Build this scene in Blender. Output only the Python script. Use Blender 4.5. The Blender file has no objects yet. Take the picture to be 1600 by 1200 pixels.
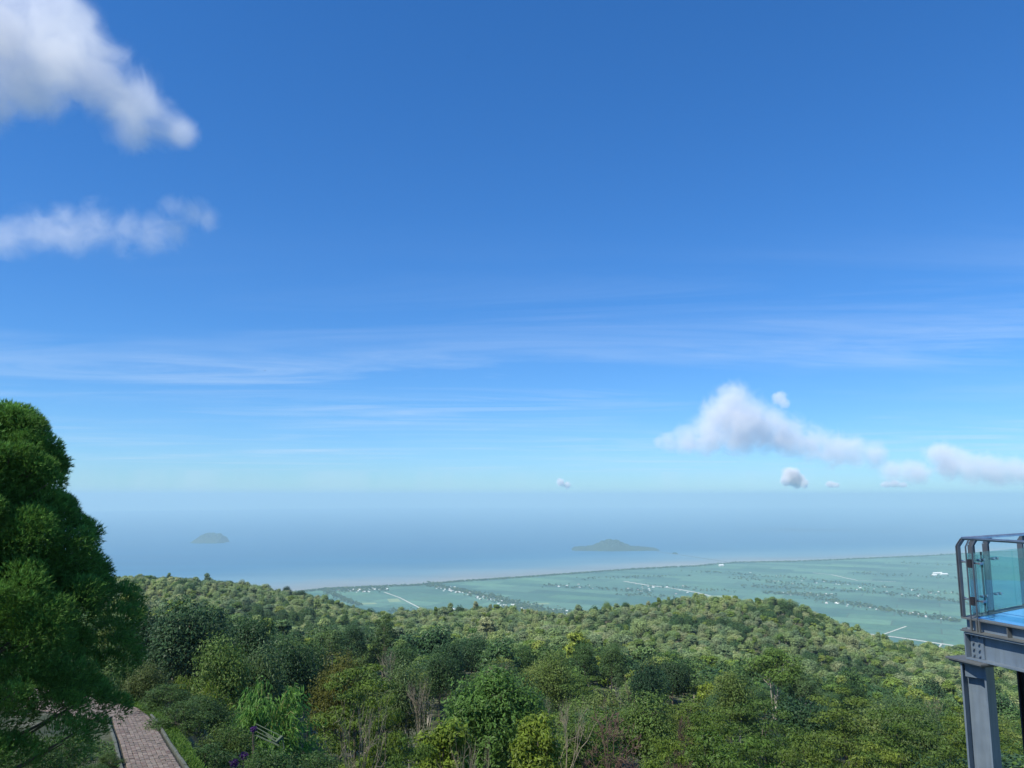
import bpy, bmesh, math, random
import numpy as np
from mathutils import Vector, Matrix

# ------------------------------------------------------------------ camera, sky, sun, exposure
SC = bpy.context.scene
COL = SC.collection
H = 900.0                       # camera height above the sea
F = 1220.0                      # focal length in photo pixels (1600 wide)
LEVEL = 775.0                   # photo row of the true horizontal
PITCH = math.atan((LEVEL - 600.0) / F)
SP, CP = math.sin(PITCH), math.cos(PITCH)

cam_data = bpy.data.cameras.new('camera')
cam_data.sensor_width = 36.0
cam_data.lens = 36.0 * F / 1600.0
cam_data.clip_start = 0.1
cam_data.clip_end = 250000.0
cam = bpy.data.objects.new('camera', cam_data)
COL.objects.link(cam)
cam.location = (0, 0, H)
cam.rotation_euler = (math.pi / 2 + PITCH, 0, 0)
SC.camera = cam

SUN_ELEV = math.radians(50.0)
SUN_AZ = math.radians(-128.0)   # from the view direction, negative = to the left: behind the left shoulder
to_sun = Vector((math.sin(SUN_AZ) * math.cos(SUN_ELEV), math.cos(SUN_AZ) * math.cos(SUN_ELEV), math.sin(SUN_ELEV)))

world = bpy.data.worlds.new('World')
SC.world = world
world.use_nodes = True
wn, wl = world.node_tree.nodes, world.node_tree.links
wn.clear()
w_out = wn.new('ShaderNodeOutputWorld')
w_bg = wn.new('ShaderNodeBackground')
w_bg.inputs['Strength'].default_value = 0.098
sky = wn.new('ShaderNodeTexSky')
sky.sky_type = 'NISHITA'
sky.sun_disc = False
sky.sun_elevation = SUN_ELEV
sky.sun_rotation = SUN_AZ
sky.altitude = 900.0
sky.air_density = 1.0
sky.dust_density = 0.2
sky.ozone_density = 2.6
w_hs = wn.new('ShaderNodeHueSaturation')
w_hs.inputs['Saturation'].default_value = 1.28
w_hs.inputs['Value'].default_value = 1.0
wl.new(sky.outputs[0], w_hs.inputs['Color'])
# thin high cirrus: streaks on a flat layer far overhead, all round the sky
w_tc = wn.new('ShaderNodeTexCoord')
w_sep = wn.new('ShaderNodeSeparateXYZ')
wl.new(w_tc.outputs['Generated'], w_sep.inputs[0])
w_max = wn.new('ShaderNodeMath'); w_max.operation = 'MAXIMUM'; w_max.inputs[1].default_value = 0.03
wl.new(w_sep.outputs['Z'], w_max.inputs[0])
w_dx = wn.new('ShaderNodeMath'); w_dx.operation = 'DIVIDE'
w_dy = wn.new('ShaderNodeMath'); w_dy.operation = 'DIVIDE'
wl.new(w_sep.outputs['X'], w_dx.inputs[0]); wl.new(w_max.outputs[0], w_dx.inputs[1])
wl.new(w_sep.outputs['Y'], w_dy.inputs[0]); wl.new(w_max.outputs[0], w_dy.inputs[1])
w_cmb = wn.new('ShaderNodeCombineXYZ')
wl.new(w_dx.outputs[0], w_cmb.inputs['X']); wl.new(w_dy.outputs[0], w_cmb.inputs['Y'])
w_map = wn.new('ShaderNodeMapping')
w_map.inputs['Rotation'].default_value = (0, 0, math.radians(-20))
w_map.inputs['Scale'].default_value = (0.2, 0.6, 1)
w_map.inputs['Location'].default_value = (2.3, 4.4, 0)
wl.new(w_cmb.outputs[0], w_map.inputs['Vector'])
w_no = wn.new('ShaderNodeTexNoise')
w_no.inputs['Scale'].default_value = 1.0
w_no.inputs['Detail'].default_value = 9
w_no.inputs['Roughness'].default_value = 0.66
w_no.inputs['Distortion'].default_value = 1.1
wl.new(w_map.outputs[0], w_no.inputs['Vector'])
w_mr = wn.new('ShaderNodeMapRange')
w_mr.inputs['From Min'].default_value = 0.44
w_mr.inputs['From Max'].default_value = 0.85
w_mr.inputs['To Max'].default_value = 0.72
wl.new(w_no.outputs['Fac'], w_mr.inputs['Value'])
# the cirrus bank lies far out; overhead the sky is clear
w_len = wn.new('ShaderNodeVectorMath'); w_len.operation = 'LENGTH'
wl.new(w_cmb.outputs[0], w_len.inputs[0])
w_far = wn.new('ShaderNodeMapRange'); w_far.interpolation_type = 'SMOOTHSTEP'
w_far.inputs['From Min'].default_value = 2.6
w_far.inputs['From Max'].default_value = 6.0
wl.new(w_len.outputs['Value'], w_far.inputs['Value'])
w_fm = wn.new('ShaderNodeMath'); w_fm.operation = 'MULTIPLY'
w_pm = wn.new('ShaderNodeMapping'); w_pm.inputs['Scale'].default_value = (.22, .3, 1); w_pm.inputs['Location'].default_value = (1.7, .4, 0)
wl.new(w_cmb.outputs[0], w_pm.inputs['Vector'])
w_pn = wn.new('ShaderNodeTexNoise'); w_pn.inputs['Scale'].default_value = 1.0; w_pn.inputs['Detail'].default_value = 3
wl.new(w_pm.outputs[0], w_pn.inputs['Vector'])
w_pr = wn.new('ShaderNodeMapRange'); w_pr.inputs['From Min'].default_value = .36; w_pr.inputs['From Max'].default_value = .62
wl.new(w_pn.outputs['Fac'], w_pr.inputs['Value'])
w_pp = wn.new('ShaderNodeMath'); w_pp.operation = 'MULTIPLY'
wl.new(w_pr.outputs[0], w_pp.inputs[0]); wl.new(w_far.outputs[0], w_pp.inputs[1])
wl.new(w_mr.outputs[0], w_fm.inputs[0]); wl.new(w_pp.outputs[0], w_fm.inputs[1])
w_mix = wn.new('ShaderNodeMix'); w_mix.data_type = 'RGBA'
wl.new(w_fm.outputs[0], w_mix.inputs['Factor'])
w_tint = wn.new('ShaderNodeMix'); w_tint.data_type = 'RGBA'; w_tint.blend_type = 'MULTIPLY'
w_tint.inputs['Factor'].default_value = 1.0
w_tint.inputs[7].default_value = (.64, .88, 1.08, 1)      # camera white balance leans to blue
wl.new(w_hs.outputs[0], w_tint.inputs[6])
w_gam = wn.new('ShaderNodeGamma'); w_gam.inputs['Gamma'].default_value = 0.8     # the phone's soft contrast
wl.new(w_tint.outputs[2], w_gam.inputs['Color'])
w_gain = wn.new('ShaderNodeMix'); w_gain.data_type = 'RGBA'; w_gain.blend_type = 'MULTIPLY'
w_gain.inputs['Factor'].default_value = 1.0
w_gain.inputs[7].default_value = (.86, 1.12, 1.41, 1)
wl.new(w_gam.outputs[0], w_gain.inputs[6])
wl.new(w_gain.outputs[2], w_mix.inputs[6])
w_mix.inputs[7].default_value = (4.6, 5.6, 7.0, 1)
wl.new(w_mix.outputs[2], w_bg.inputs['Color'])
wl.new(w_bg.outputs[0], w_out.inputs['Surface'])

sun_data = bpy.data.lights.new('sun', 'SUN')
sun_data.energy = 5.0
sun_data.angle = math.radians(0.53)
sun_data.color = (1.0, 0.95, 0.86)
sun = bpy.data.objects.new('sun', sun_data)
COL.objects.link(sun)
sun.rotation_euler = to_sun.to_track_quat('Z', 'Y').to_euler()
sun.location = (0, 0, H + 3000)

SC.view_settings.view_transform = 'Standard'
SC.view_settings.look = 'None'
SC.view_settings.exposure = 0.6
SC.view_settings.gamma = 1.0
SC.view_settings.use_curve_mapping = False
SC.render.engine = 'CYCLES'
cy = SC.cycles
cy.use_denoising = True
cy.max_bounces = 6
cy.diffuse_bounces = 2
cy.glossy_bounces = 2
cy.transmission_bounces = 6
cy.transparent_max_bounces = 12
cy.volume_bounces = 2
cy.volume_step_rate = 1.0
cy.volume_max_steps = 400

# ------------------------------------------------------------------ helpers
rng = np.random.default_rng(7)
random.seed(7)

def lin(r, g, b):
    def c(v):
        v /= 255.0
        return v / 12.92 if v <= 0.04045 else ((v + 0.055) / 1.055) ** 2.4
    return (c(r), c(g), c(b), 1.0)

def drop(py):
    """metres of drop below the camera for each metre ahead, for a photo row"""
    v = (600.0 - py) / F
    return -(v * CP + SP) / (CP - v * SP)

def row(t):
    """photo row of a given drop"""
    # v*CP+SP = -t*(CP - v*SP)  ->  v*(CP - t*SP) = -t*CP - SP
    v = (-t * CP - SP) / (CP - t * SP)
    return 600.0 - v * F

def side(px, py):
    v = (600.0 - py) / F
    return ((px - 800.0) / F) / (CP - v * SP)

def at_y(px, py, D):
    """the point seen at a photo pixel, D metres ahead"""
    return Vector((side(px, py) * D, D, H - drop(py) * D))

def at_z(px, py, z):
    """the point seen at a photo pixel on a level plane"""
    return at_y(px, py, (H - z) / drop(py))

def tag(o, label=None, cat=None, group=None, kind=None):
    if label: o['label'] = label
    if cat: o['category'] = cat
    if group: o['group'] = group
    if kind: o['kind'] = kind
    return o

def empty(name, loc=(0, 0, 0)):
    o = bpy.data.objects.new(name, None)
    COL.objects.link(o)
    o.location = loc
    o.empty_display_size = 0.2
    return o

def obj(name, me, mat=None, parent=None):
    o = bpy.data.objects.new(name, me)
    COL.objects.link(o)
    if mat is not None:
        for m in (mat if isinstance(mat, (list, tuple)) else [mat]):
            me.materials.append(m)
    if parent is not None:
        o.parent = parent
    return o

def np_mesh(name, V, faces, tint=None, mat_index=None, smooth=False):
    """faces: list of (M,k) int arrays"""
    me = bpy.data.meshes.new(name)
    V = np.asarray(V, dtype=np.float32)
    me.vertices.add(len(V))
    me.vertices.foreach_set('co', V.ravel())
    faces = [np.asarray(f, dtype=np.int32) for f in faces if len(f)]
    tot_l = sum(f.size for f in faces); tot_p = sum(len(f) for f in faces)
    me.loops.add(tot_l)
    me.polygons.add(tot_p)
    me.loops.foreach_set('vertex_index', np.concatenate([f.ravel() for f in faces]))
    starts, s = [], 0
    for f in faces:
        k = f.shape[1]
        starts.append(s + np.arange(len(f), dtype=np.int32) * k)
        s += f.size
    me.polygons.foreach_set('loop_start', np.concatenate(starts))
    if mat_index is not None:
        me.polygons.foreach_set('material_index', np.asarray(mat_index, dtype=np.int32))
    me.polygons.foreach_set('use_smooth', np.full(tot_p, smooth))
    if tint is not None:
        a = me.attributes.new('tint', 'FLOAT', 'POINT')
        a.data.foreach_set('value', np.asarray(tint, dtype=np.float32))
    me.update(calc_edges=True)
    me.validate()
    return me

class MB:
    """collects shapes for ONE mesh"""
    def __init__(self):
        self.V, self.F = [], []
    def box(self, c, s, R=None):
        i = len(self.V)
        for sx in (-.5, .5):
            for sy in (-.5, .5):
                for sz in (-.5, .5):
                    p = Vector((sx * s[0], sy * s[1], sz * s[2]))
                    if R is not None: p = R @ p
                    self.V.append(Vector(c) + p)
        for f in ((0, 1, 3, 2), (4, 6, 7, 5), (0, 4, 5, 1), (2, 3, 7, 6), (0, 2, 6, 4), (1, 5, 7, 3)):
            self.F.append([i + k for k in f])
        return self
    def bar(self, a, b, w, t, up=(0, 0, 1)):
        """box beam from a to b, w wide sideways, t along up"""
        a, b = Vector(a), Vector(b)
        d = b - a
        x = d.normalized()
        up = Vector(up)
        y = up.cross(x)
        if y.length < 1e-4: y = Vector((0, 1, 0)).cross(x)
        y.normalize()
        z = x.cross(y)
        R = Matrix((x, y, z)).transposed()
        return self.box((a + b) / 2, (d.length, w, t), R)
    def tube(self, pts, rad, n=8):
        pts = [Vector(p) for p in pts]
        if not isinstance(rad, (list, tuple)): rad = [rad] * len(pts)
        base = len(self.V)
        for k, p in enumerate(pts):
            d = (pts[min(k + 1, len(pts) - 1)] - pts[max(k - 1, 0)]).normalized()
            a = d.orthogonal().normalized() if abs(d.z) > .9 else d.cross(Vector((0, 0, 1))).normalized()
            b = d.cross(a)
            for j in range(n):
                t = 2 * math.pi * j / n
                self.V.append(p + (a * math.cos(t) + b * math.sin(t)) * rad[k])
        for k in range(len(pts) - 1):
            for j in range(n):
                self.F.append([base + k * n + j, base + k * n + (j + 1) % n, base + (k + 1) * n + (j + 1) % n, base + (k + 1) * n + j])
        self.F.append([base + j for j in range(n)][::-1])
        self.F.append([base + (len(pts) - 1) * n + j for j in range(n)])
        return self
    def prism(self, poly, z0, z1):
        i = len(self.V); n = len(poly)
        for z in (z0, z1):
            for p in poly: self.V.append(Vector((p[0], p[1], z)))
        self.F.append(list(range(i, i + n))[::-1]); self.F.append(list(range(i + n, i + 2 * n)))
        for k in range(n):
            self.F.append([i + k, i + (k + 1) % n, i + n + (k + 1) % n, i + n + k])
        return self
    def mesh(self, name, origin=None, bevel=0.0, smooth=False):
        me = bpy.data.meshes.new(name)
        o = Vector(origin) if origin is not None else Vector((0, 0, 0))
        me.from_pydata([tuple(v - o) for v in self.V], [], self.F)
        bm = bmesh.new(); bm.from_mesh(me)
        bmesh.ops.recalc_face_normals(bm, faces=bm.faces)
        if bevel:
            bmesh.ops.bevel(bm, geom=[e for e in bm.edges if e.calc_face_angle(0) > .5], offset=bevel, segments=1, affect='EDGES')
        bm.to_mesh(me); bm.free()
        if smooth:
            for p in me.polygons: p.use_smooth = True
        me.update()
        return me
    def build(self, name, mat, parent=None, origin=None, **k):
        return obj(name, self.mesh(name, origin, **k), mat, parent)

# ------------------------------------------------------------------ materials
def new_mat(name):
    m = bpy.data.materials.new(name)
    m.use_nodes = True
    n, l = m.node_tree.nodes, m.node_tree.links
    return m, n, l, n['Principled BSDF']

def noise_node(n, l, scale, detail=4, rough=.55, vec=None):
    t = n.new('ShaderNodeTexNoise')
    t.inputs['Scale'].default_value = scale
    t.inputs['Detail'].default_value = detail
    t.inputs['Roughness'].default_value = rough
    if vec is not None: l.new(vec, t.inputs['Vector'])
    return t

def ramp_node(n, l, fac, stops, interp='LINEAR'):
    r = n.new('ShaderNodeValToRGB')
    r.color_ramp.interpolation = interp
    e = r.color_ramp.elements
    while len(e) < len(stops): e.new(.5)
    for k, (p, c) in enumerate(stops):
        e[k].position = p; e[k].color = c
    l.new(fac, r.inputs['Fac'])
    return r

def mul_col(n, l, a, b, fac=1.0):
    m = n.new('ShaderNodeMix'); m.data_type = 'RGBA'; m.blend_type = 'MULTIPLY'
    m.inputs['Factor'].default_value = fac
    l.new(a, m.inputs[6]); l.new(b, m.inputs[7])
    return m.outputs[2]

def leaf_mat(name, cols, trans=.32, rough=.5, world_var=0.0, spec=.3):
    """cols: leaf colours; each tree takes one of the mixtures between them"""
    m, n, l, p = new_mat(name)
    oi = n.new('ShaderNodeObjectInfo')
    k = len(cols) - 1
    r = ramp_node(n, l, oi.outputs['Random'], [(i / max(k, 1), lin(*c)) for i, c in enumerate(cols)])
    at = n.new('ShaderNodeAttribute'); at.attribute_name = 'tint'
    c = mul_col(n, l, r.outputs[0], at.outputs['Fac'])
    if world_var:
        g = n.new('ShaderNodeNewGeometry')
        no = noise_node(n, l, .012, 3, vec=g.outputs['Position'])
        rr = ramp_node(n, l, no.outputs['Fac'], [(.35, (1 - world_var, 1 - world_var * .8, 1 - world_var * .7, 1)), (.65, (1 + world_var, 1 + world_var * .8, 1, 1))])
        c = mul_col(n, l, c, rr.outputs[0])
    l.new(c, p.inputs['Base Color'])
    p.inputs['Roughness'].default_value = rough
    p.inputs['Specular IOR Level'].default_value = spec
    t = n.new('ShaderNodeBsdfTranslucent')
    l.new(c, t.inputs['Color'])
    mx = n.new('ShaderNodeMixShader'); mx.inputs[0].default_value = trans
    l.new(p.outputs[0], mx.inputs[1]); l.new(t.outputs[0], mx.inputs[2])
    l.new(mx.outputs[0], n['Material Output'].inputs['Surface'])
    return m

def plain_mat(name, col, rough=.6, metal=0.0, noise=None, col2=None, bump=0.0, spec=.4):
    m, n, l, p = new_mat(name)
    p.inputs['Roughness'].default_value = rough
    p.inputs['Metallic'].default_value = metal
    p.inputs['Specular IOR Level'].default_value = spec
    if noise:
        tc = n.new('ShaderNodeTexCoord')
        no = noise_node(n, l, noise, 6, .6, tc.outputs['Object'])
        r = ramp_node(n, l, no.outputs['Fac'], [(.32, lin(*col)), (.7, lin(*(col2 or col)))])
        l.new(r.outputs[0], p.inputs['Base Color'])
        if bump:
            b = n.new('ShaderNodeBump'); b.inputs['Strength'].default_value = bump; b.inputs['Distance'].default_value = .02
            l.new(no.outputs['Fac'], b.inputs['Height']); l.new(b.outputs[0], p.inputs['Normal'])
    else:
        p.inputs['Base Color'].default_value = lin(*col)
    return m

M = {}
M['dark_leaf'] = leaf_mat('dark_leaf', [(54, 80, 48), (74, 104, 54), (62, 94, 60), (90, 114, 56)], world_var=.2)
M['mid_leaf'] = leaf_mat('mid_leaf', [(78, 112, 54), (118, 142, 64), (90, 118, 74), (132, 146, 70), (100, 128, 58)], world_var=.2)
M['olive_leaf'] = leaf_mat('olive_leaf', [(112, 134, 48), (92, 122, 48), (128, 144, 56), (84, 116, 50)], world_var=.12)
M['bright_leaf'] = leaf_mat('bright_leaf', [(96, 132, 58), (102, 138, 62)], trans=.4)
M['yellow_leaf'] = leaf_mat('yellow_leaf', [(134, 154, 56), (124, 146, 50)], trans=.4)
M['orange_leaf'] = leaf_mat('orange_leaf', [(112, 114, 44), (104, 108, 44)])
M['bamboo_leaf'] = leaf_mat('bamboo_leaf', [(112, 154, 70), (106, 148, 64)], trans=.42)
M['conifer_leaf'] = leaf_mat('conifer_leaf', [(104, 146, 64), (108, 150, 66)], trans=.32, rough=.6)
M['shrub_leaf'] = leaf_mat('shrub_leaf', [(72, 98, 46), (88, 112, 50), (74, 106, 54), (96, 110, 54)])
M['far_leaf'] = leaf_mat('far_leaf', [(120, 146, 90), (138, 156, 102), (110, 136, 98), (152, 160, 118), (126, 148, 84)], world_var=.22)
M['grass_leaf'] = leaf_mat('grass_leaf', [(92, 124, 40), (92, 124, 40)])
M['fern_leaf'] = leaf_mat('fern_leaf', [(120, 128, 48), (140, 128, 52), (100, 124, 50)])
M['purple'] = leaf_mat('purple_petal', [(74, 46, 104), (86, 50, 108)], trans=.3)
M['twig_brown'] = plain_mat('twig_brown', (112, 92, 78), .8, noise=3, col2=(90, 72, 62))
M['twig_pale'] = plain_mat('twig_pale', (168, 156, 132), .8, noise=3, col2=(132, 122, 104))
M['bark'] = plain_mat('bark', (92, 84, 70), .85, noise=2.5, col2=(122, 112, 96), bump=.4)
M['bark_pale'] = plain_mat('bark_pale', (150, 144, 128), .8, noise=2.5, col2=(178, 172, 156), bump=.3)
M['culm'] = plain_mat('culm', (120, 132, 70), .5, noise=4, col2=(140, 140, 84))
m, n, l, p = new_mat('grey_paint')
g = n.new('ShaderNodeNewGeometry')
mp = n.new('ShaderNodeMapping'); mp.inputs['Scale'].default_value = (14, 14, 1.1)
l.new(g.outputs['Position'], mp.inputs['Vector'])
n1_ = noise_node(n, l, 1.0, 6, .6, mp.outputs[0]); n2_ = noise_node(n, l, 2.2, 5, .65, g.outputs['Position'])
ra = ramp_node(n, l, n1_.outputs['Fac'], [(.36, (.87, .86, .84, 1)), (.56, (1, 1, 1, 1))])
rb = ramp_node(n, l, n2_.outputs['Fac'], [(.35, lin(104, 118, 130)), (.65, lin(118, 132, 142))])
l.new(mul_col(n, l, rb.outputs[0], ra.outputs[0]), p.inputs['Base Color'])
p.inputs['Roughness'].default_value = .5
M['steel'] = m
M['steel_dark'] = plain_mat('dark_steel', (52, 50, 56), .55, noise=2, col2=(46, 44, 50))
M['post_steel'] = plain_mat('post_steel', (96, 102, 106), .45, .3, noise=4, col2=(76, 82, 88))
M['plate'] = plain_mat('weathered_plate', (104, 108, 104), .6, noise=3, col2=(84, 88, 90), bump=.1)
M['stainless'] = plain_mat('brushed_stainless', (190, 196, 200), .3, .8, noise=6, col2=(150, 158, 166))
M['dark_clamp'] = plain_mat('dark_clamp', (44, 40, 42), .45)
M['kerb'] = plain_mat('kerb_concrete', (118, 118, 104), .9, noise=5, col2=(76, 84, 66), bump=.4)
M['timber'] = plain_mat('pale_timber', (96, 108, 84), .85, noise=5, col2=(72, 84, 64))
M['bird'] = plain_mat('bird_feather', (30, 30, 34), .8)
M['roof_pale'] = plain_mat('pale_roof', (226, 226, 220), .6)
M['roof_rust'] = plain_mat('rusty_roof', (176, 158, 146), .7)
M['wall_white'] = plain_mat('white_wall', (214, 212, 204), .8)
M['road'] = plain_mat('pale_road', (196, 194, 182), .9, noise=.004, col2=(168, 168, 152))
M['bridge'] = plain_mat('bridge_concrete', (120, 124, 124), .9)

# glass: a thin clear tinted sheet, green-blue in its body
def glass_mat(name, col, refl=.1):
    m, n, l, p = new_mat(name)
    n.remove(p)
    tr = n.new('ShaderNodeBsdfTransparent'); tr.inputs['Color'].default_value = col
    gl = n.new('ShaderNodeBsdfGlossy'); gl.inputs['Roughness'].default_value = .03
    fr = n.new('ShaderNodeFresnel'); fr.inputs['IOR'].default_value = 1.45
    mx = n.new('ShaderNodeMixShader')
    mu = n.new('ShaderNodeMath'); mu.operation = 'MULTIPLY_ADD'; mu.inputs[1].default_value = .3; mu.inputs[2].default_value = refl * .1
    l.new(fr.outputs[0], mu.inputs[0]); l.new(mu.outputs[0], mx.inputs[0])
    l.new(tr.outputs[0], mx.inputs[1]); l.new(gl.outputs[0], mx.inputs[2])
    l.new(mx.outputs[0], n['Material Output'].inputs['Surface'])
    return m
M['glass'] = glass_mat('tinted_glass', (.80, .945, .955, 1))
M['floor_glass'] = plain_mat('painted_sky_floor', (120, 186, 236), .25, noise=.8, col2=(150, 200, 240), spec=.6)  # sky reflected in the glass floor is put into its blue colour

# ------------------------------------------------------------------ terrain
D_ROWS = np.array([40, 70, 110, 170, 260, 400, 560.])
PX = np.array([-300, -100, 200, 350, 500, 650, 800, 950, 1100, 1250, 1400, 1500, 1600, 1750, 1950.])
CAN = np.array([
    [1220, 1215, 1200, 1185, 1195, 1200, 1200, 1200, 1200, 1200, 1210, 1220, 1230, 1240, 1245],
    [1100, 1100, 1090, 1085, 1110, 1125, 1125, 1140, 1145, 1150, 1160, 1175, 1190, 1200, 1205],
    [1020, 1020, 1015, 1015, 1050, 1072, 1080, 1092, 1100, 1105, 1120, 1140, 1160, 1170, 1175],
    [975, 975, 980, 980, 1017, 1035, 1042, 1048, 1062, 1078, 1097, 1117, 1142, 1150, 1155],
    [955, 955, 960, 962, 990, 1004, 1010, 1015, 1038, 1062, 1087, 1107, 1132, 1140, 1145],
    [948, 948, 955, 965, 992, 1000, 1003, 1004, 1018, 1040, 1068, 1088, 1112, 1120, 1125],
    [930, 930, 940, 950, 975, 986, 984, 980, 985, 1005, 1048, 1066, 1088, 1096, 1100]])
RIDGE_PX = np.array([-300, 180, 230, 290, 350, 420, 470, 520, 560, 590, 640, 700, 760, 810, 850, 880, 950, 1010, 1070, 1120, 1190, 1240, 1275, 1300, 1340, 1390, 1440, 1500, 1560, 1600, 1750, 1950])
RIDGE_Y = np.array([912, 906, 902, 902, 908, 916, 928, 942, 952, 962, 961, 957, 953, 958, 966, 963, 948, 946, 937, 935, 940, 950, 966, 984, 1003, 1016, 1023, 1028, 1044, 1058, 1075, 1090])
RIDGE_D = np.interp(PX, [200, 500, 650, 1100, 1400, 1600], [950, 920, 800, 760, 700, 650])
TREE_H = 11.0

def vnoise(x, y, s, seed=0):
    x = np.asarray(x, float) / s + seed * 17.3; y = np.asarray(y, float) / s + seed * 9.1
    xi, yi = np.floor(x), np.floor(y)
    def h(a, b):
        v = np.sin(a * 127.1 + b * 311.7 + seed * 74.7) * 43758.5453
        return v - np.floor(v)
    fx, fy = x - xi, y - yi
    fx = fx * fx * (3 - 2 * fx); fy = fy * fy * (3 - 2 * fy)
    return (h(xi, yi) * (1 - fx) + h(xi + 1, yi) * fx) * (1 - fy) + (h(xi, yi + 1) * (1 - fx) + h(xi + 1, yi + 1) * fx) * fy

ROWT = np.vectorize(drop)

def ridge(px):
    return np.interp(px, RIDGE_PX, RIDGE_Y), np.interp(px, PX, RIDGE_D)

def ground(x, y):
    """terrain height, arrays"""
    x = np.atleast_1d(np.asarray(x, float)); y = np.atleast_1d(np.asarray(y, float))
    yy = np.maximum(y, 6.0)
    # columns in the canopy table are rows of equal bearing
    px = np.clip(800 + F * x / yy, -300, 1950)
    ry, rd = ridge(px)
    z = np.empty_like(yy)
    # canopy heights at the table distances for each point's bearing
    zs = []
    for k, d in enumerate(D_ROWS):
        cy_ = np.interp(px, PX, CAN[k])
        h0 = 9.0 if d < 80 else TREE_H
        zs.append(-ROWT(cy_) * d - h0)
    zr = -ROWT(ry) * rd - TREE_H
    zs = np.array(zs)
    lo = np.full_like(yy, -7.5)
    pts_d = np.concatenate([[6.0, 18.0], D_ROWS])
    pts_z = np.vstack([lo, np.full_like(yy, -13.0), zs])
    for i in range(len(yy)):
        d = yy[i]
        if d <= 560:
            z[i] = np.interp(d, pts_d, pts_z[:, i])
        elif d <= rd[i]:
            z[i] = zs[-1, i] + (zr[i] - zs[-1, i]) * (d - 560) / (rd[i] - 560)
        else:
            s = d - rd[i]
            z[i] = zr[i] - .12 * min(s, 100) - .42 * max(s - 100, 0)
    z = np.maximum(z, -H - 4)
    # garden terrace on the left, with the path
    zt = -6.75 - .145 * (y - 20)
    bank = np.clip((px - 290) / 130, 0, 1); zt = zt - 2.6 * bank * bank * (3 - 2 * bank)
    w = np.clip((600 - px) / 90, 0, 1) * np.clip((44 - yy) / 8, 0, 1)
    w = w * w * (3 - 2 * w)
    z = z * (1 - w) + zt * w
    far = np.clip((yy - 120) / 300, 0, 1)
    relief = np.clip((yy - 300) / 150, 0, 1) * np.clip((rd - yy) / 180, 0, 1)
    z = z - relief * np.maximum(vnoise(x, y, 95, 3) - .35, 0) * 34
    z = z + (vnoise(x, y, 45, 1) - .5) * 6 * far + (vnoise(x, y, 16, 2) - .5) * 1.6 * np.clip((yy - 60) / 60, 0, 1)
    return H + z

def g1(x, y):
    return float(ground([x], [y])[0])

m, n, l, p = new_mat('hill_soil')
g = n.new('ShaderNodeNewGeometry')
no = noise_node(n, l, .6, 8, .65, g.outputs['Position'])
no2 = noise_node(n, l, 7, 5, .6, g.outputs['Position'])
r1 = ramp_node(n, l, no.outputs['Fac'], [(.35, lin(46, 56, 30)), (.52, lin(74, 80, 44)), (.68, lin(128, 124, 104))])
r2 = ramp_node(n, l, no2.outputs['Fac'], [(.3, (.6, .6, .6, 1)), (.7, (1.2, 1.2, 1.2, 1))])
l.new(mul_col(n, l, r1.outputs[0], r2.outputs[0]), p.inputs['Base Color'])
p.inputs['Roughness'].default_value = .95
bmp = n.new('ShaderNodeBump'); bmp.inputs['Strength'].default_value = .6; bmp.inputs['Distance'].default_value = .06
l.new(no2.outputs['Fac'], bmp.inputs['Height']); l.new(bmp.outputs[0], p.inputs['Normal'])
M['soil'] = m

us = np.linspace(-1.35, 1.35, 190)
ds = np.concatenate([[-60, -20, 0], np.geomspace(4, 3600, 150)])
UU, DD = np.meshgrid(us, ds)
XX = UU * np.maximum(DD, 45.0)
nearmask = DD < 45
GZ = ground(XX.ravel(), DD.ravel())
nr, nc = UU.shape
idx = np.arange(nr * nc).reshape(nr, nc)
quads = np.stack([idx[:-1, :-1], idx[:-1, 1:], idx[1:, 1:], idx[1:, :-1]], -1).reshape(-1, 4)
hill = obj('hillside', np_mesh('hillside', np.stack([XX.ravel(), DD.ravel(), GZ], -1), [quads], smooth=True), M['soil'])
tag(hill, 'steep forested hillside falling away from the viewpoint', None, kind='structure')

# ------------------------------------------------------------------ plain, sea, islands
COAST = [(-400, 985), (100, 962), (300, 945), (440, 928), (500, 921), (600, 916), (655, 914), (720, 908), (800, 903), (900, 895.5), (1000, 888.5), (1090, 884), (1125, 881), (1150, 878.5), (1240, 877), (1350, 872.5), (1450, 868), (1520, 864), (1600, 860), (1800, 852), (2200, 843), (2700, 838)]
cu = np.array([side(a, b) for a, b in COAST]); cd = np.array([H / drop(b) for a, b in COAST])
def coast_d(u):
    return np.interp(u, cu, cd)

PLAIN_Z = 3.0
us = np.concatenate([np.linspace(cu[0], -.4, 30), np.linspace(-.39, cu[-1], 240)])
rows = np.linspace(0, 1, 50)
cdu = coast_d(us)
V = []
for t in rows:
    d = 2300 + (cdu - 2300) * t
    V.append(np.stack([us * d, d, np.full_like(d, PLAIN_Z)], -1))
V.append(np.stack([us * (cdu + 12), cdu + 12, np.full_like(cdu, -1.0)], -1))
V = np.concatenate(V)
nr, nc = len(rows) + 1, len(us)
idx = np.arange(nr * nc).reshape(nr, nc)
quads = np.stack([idx[:-1, :-1], idx[:-1, 1:], idx[1:, 1:], idx[1:, :-1]], -1).reshape(-1, 4)
m, n, l, p = new_mat('rice_fields')
g = n.new('ShaderNodeNewGeometry')
mp = n.new('ShaderNodeMapping'); mp.inputs['Rotation'].default_value = (0, 0, math.radians(28))
l.new(g.outputs['Position'], mp.inputs['Vector'])
bk = n.new('ShaderNodeTexBrick')
bk.inputs['Scale'].default_value = 1.0
bk.inputs['Brick Width'].default_value = 620; bk.inputs['Row Height'].default_value = 240
bk.inputs['Mortar Size'].default_value = 6; bk.inputs['Mortar Smooth'].default_value = .2
bk.inputs['Color1'].default_value = lin(40, 84, 72); bk.inputs['Color2'].default_value = lin(84, 122, 98)
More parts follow.
